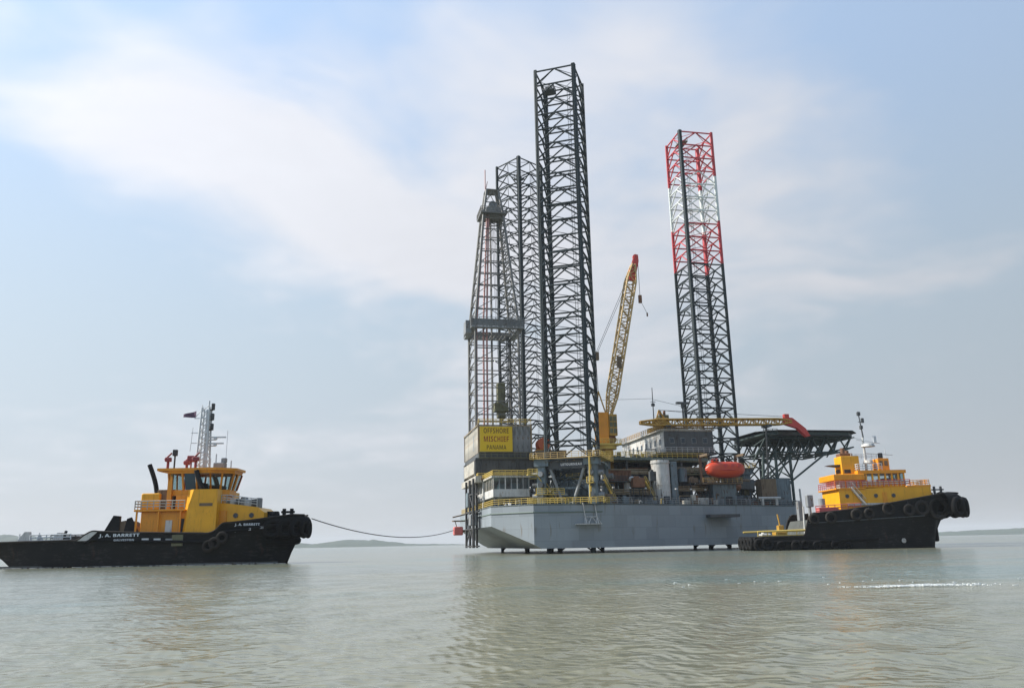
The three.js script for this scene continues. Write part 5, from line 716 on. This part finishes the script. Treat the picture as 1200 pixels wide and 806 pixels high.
  new Bag().rbox(27.2, 29.3, 13.95, 16.3, -1.2, 1.3, 0.1).build('chart_house', M.tugO, t); for (let i = 0; i < 2; i++) part('window', G.box(27.5 + i * 0.9, 28.1 + i * 0.9, 14.9, 15.8, 1.31, 1.35), M.brown, t); part('search_light', G.rbox(28.0, 28.7, 16.3, 17.4, -0.3, 0.4, 0.12), M.dark, t);
  const ms = group('mast', t); ms.position.x = 1.1; new Bag().tube(V3(24.4, 13.95, 0), V3(24.4, 20.4, 0), 0.28, 8, 0.2).build('mast_post', M.white, ms); new Bag().tube(V3(24.5, 20.4, 0), V3(24.1, 25.4, 0), 0.14, 6, 0.09).rbox(23.85, 24.45, 24.6, 25.3, -0.25, 0.25, 0.08).rbox(24.5, 25.0, 23.2, 24.1, -0.2, 0.2, 0.08).rbox(24.1, 24.6, 22.0, 22.7, -0.3, 0.3, 0.08).tube(V3(23.9, 23.4, 0), V3(24.9, 23.4, 0), 0.07).build('mast_top', M.greyD, ms);
  for (const [x, y, w] of [[25.2, 18.9, 1.3], [24.9, 15.8, 1.0]]) new Bag().tube(V3(24.4, y - 0.3, 0), V3(x, y - 0.3, 0), 0.1).add(new THREE.CylinderGeometry(w * 0.8, w, 0.55, 18).translate(x, y, 0)).build('radar_dome', M.white, ms);
  new Bag().tube(V3(23, 20.0, 0.2), V3(27.4, 19.2, 0.2), 0.07).tube(V3(24.4, 17.4, 0), V3(29.6, 17.0, 0), 0.07).rbox(26.2, 26.8, 19.3, 20.6, -0.2, 0.4, 0.08).tube(V3(22.4, 20.4, 0), V3(24.4, 20.0, 0), 0.06).build('yard_arm', M.mast, ms);
  for (const [x, h] of [[26.2, 1.8], [27.0, 2.6], [30.0, 4.4], [23.4, 2.4]]) part('whip_aerial', G.tube(V3(x, 13.95, -1.4), V3(x, 13.95 + h, -1.4), 0.06, 5), M.mast, t);
  new Bag().cyl(36.8, 1.6, 8.4, 10.9, 0.22, 10).cyl(38.0, 1.6, 8.4, 10.9, 0.22, 10).tube(V3(36.3, 10.3, 1.6), V3(38.5, 10.3, 1.6), 0.14).build('towing_bitt', M.greyD, t); new Bag().rbox(35.4, 36.6, 8.4, 9.8, -1.4, 1.4, 0.12).build('anchor_windlass', M.dark, t);
}

// ---- tow line and the bracket it runs to
{
  const br = new Bag().rbox(-21.2, -19.0, 4.2, 6.2, -9.6, -7.4, 0.3); br.build('tow_bracket', M.pink, rig); new Bag().tube(V3(-17.7, 9.2, -8.5), V3(-21.4, 8.4, -8.5), 0.18).box(-21.4, -17.5, 7.4, 7.65, -10, -7).tube(V3(-20.8, 7.4, -8.5), V3(-20.4, 6.1, -8.5), 0.1).tube(V3(-17.4, 5.2, -8.5), V3(-19.2, 5.2, -8.5), 0.3).build('fairlead', M.brown, rig);
  const a = V3(-29.4, 6.1, -117.8), e = rig.localToWorld(V3(-21.1, 5.4, -8.5)), pts = []; for (let i = 0; i <= 20; i++) { const t = i / 20, p = a.clone().lerp(e, t); p.y -= 4 * 2.1 * t * (1 - t); pts.push(p); }
  tag(part('tow_line', G.path(pts, 0.075, 6, 80), M.dark, scene), 'slack dark tow line from the tug bow to the rig stern', 'rope');
}

// ---- foam: wake streak and flecks
{
  const R = rng(12), gs = [], put1 = (x, z, w, d) => { const n = 9, s = new THREE.Shape(); for (let i = 0; i < n; i++) { const a = i / n * 6.283, q = 0.6 + 0.4 * R(); s[i ? 'lineTo' : 'moveTo'](Math.cos(a) * w * q, Math.sin(a) * d * q); } gs.push(plain(new THREE.ExtrudeGeometry(s, { depth: 0.03, bevelEnabled: false }).rotateX(-Math.PI / 2).translate(x, 0.06, z))); };
  for (let i = 0; i < 900; i++) { const t = (R() + R() + R()) / 3 * 0.7 + R() * 0.3, x = mix(12.6, 21.4, t); const q = Math.sin(x * 3.1) * 0.10 + Math.sin(x * 1.3 + 1) * 0.16; put1(x, -34.9 - (x - 13.5) * 0.06 + q + (R() + R() + R() - 1.5) * 0.75 * (0.25 + t), 0.02 + R() * R() * R() * 0.22, 0.010 + R() * 0.022); }
  for (let i = 0; i < 26; i++) { const x = 6 + R() * 22; put1(x, -37 - R() * R() * 9, 0.03 + R() * 0.09, 0.012 + R() * 0.02); }
  for (let i = 0; i < 200; i++) put1(-71.4 + R() * 5.5, -112.5 - R() * 9, 0.1 + R() * 0.35, 0.08 + R() * 0.25);
  for (let i = 0; i < 120; i++) { const s = R() * 38; put1(-69 + s, -110.9 + R() * 0.8 - s * 0.035, 0.1 + R() * 0.3, 0.05 + R() * 0.1); }
  const m = new THREE.Mesh(boxUV(mergeGeometries(gs)), bare('foam', 0.75, 0.77, 0.75, 0.9)); put('foam', m, scene); m.userData.kind = 'stuff'; m.userData.label = 'white foam of wakes drifting on the murky water'; m.userData.category = 'foam';
}

const renderer = new THREE.WebGLRenderer({ antialias: true });
renderer.shadowMap.enabled = true;
renderer.toneMapping = THREE.LinearToneMapping;
renderer.toneMappingExposure = EXPOSURE;
renderer.render(scene, camera);
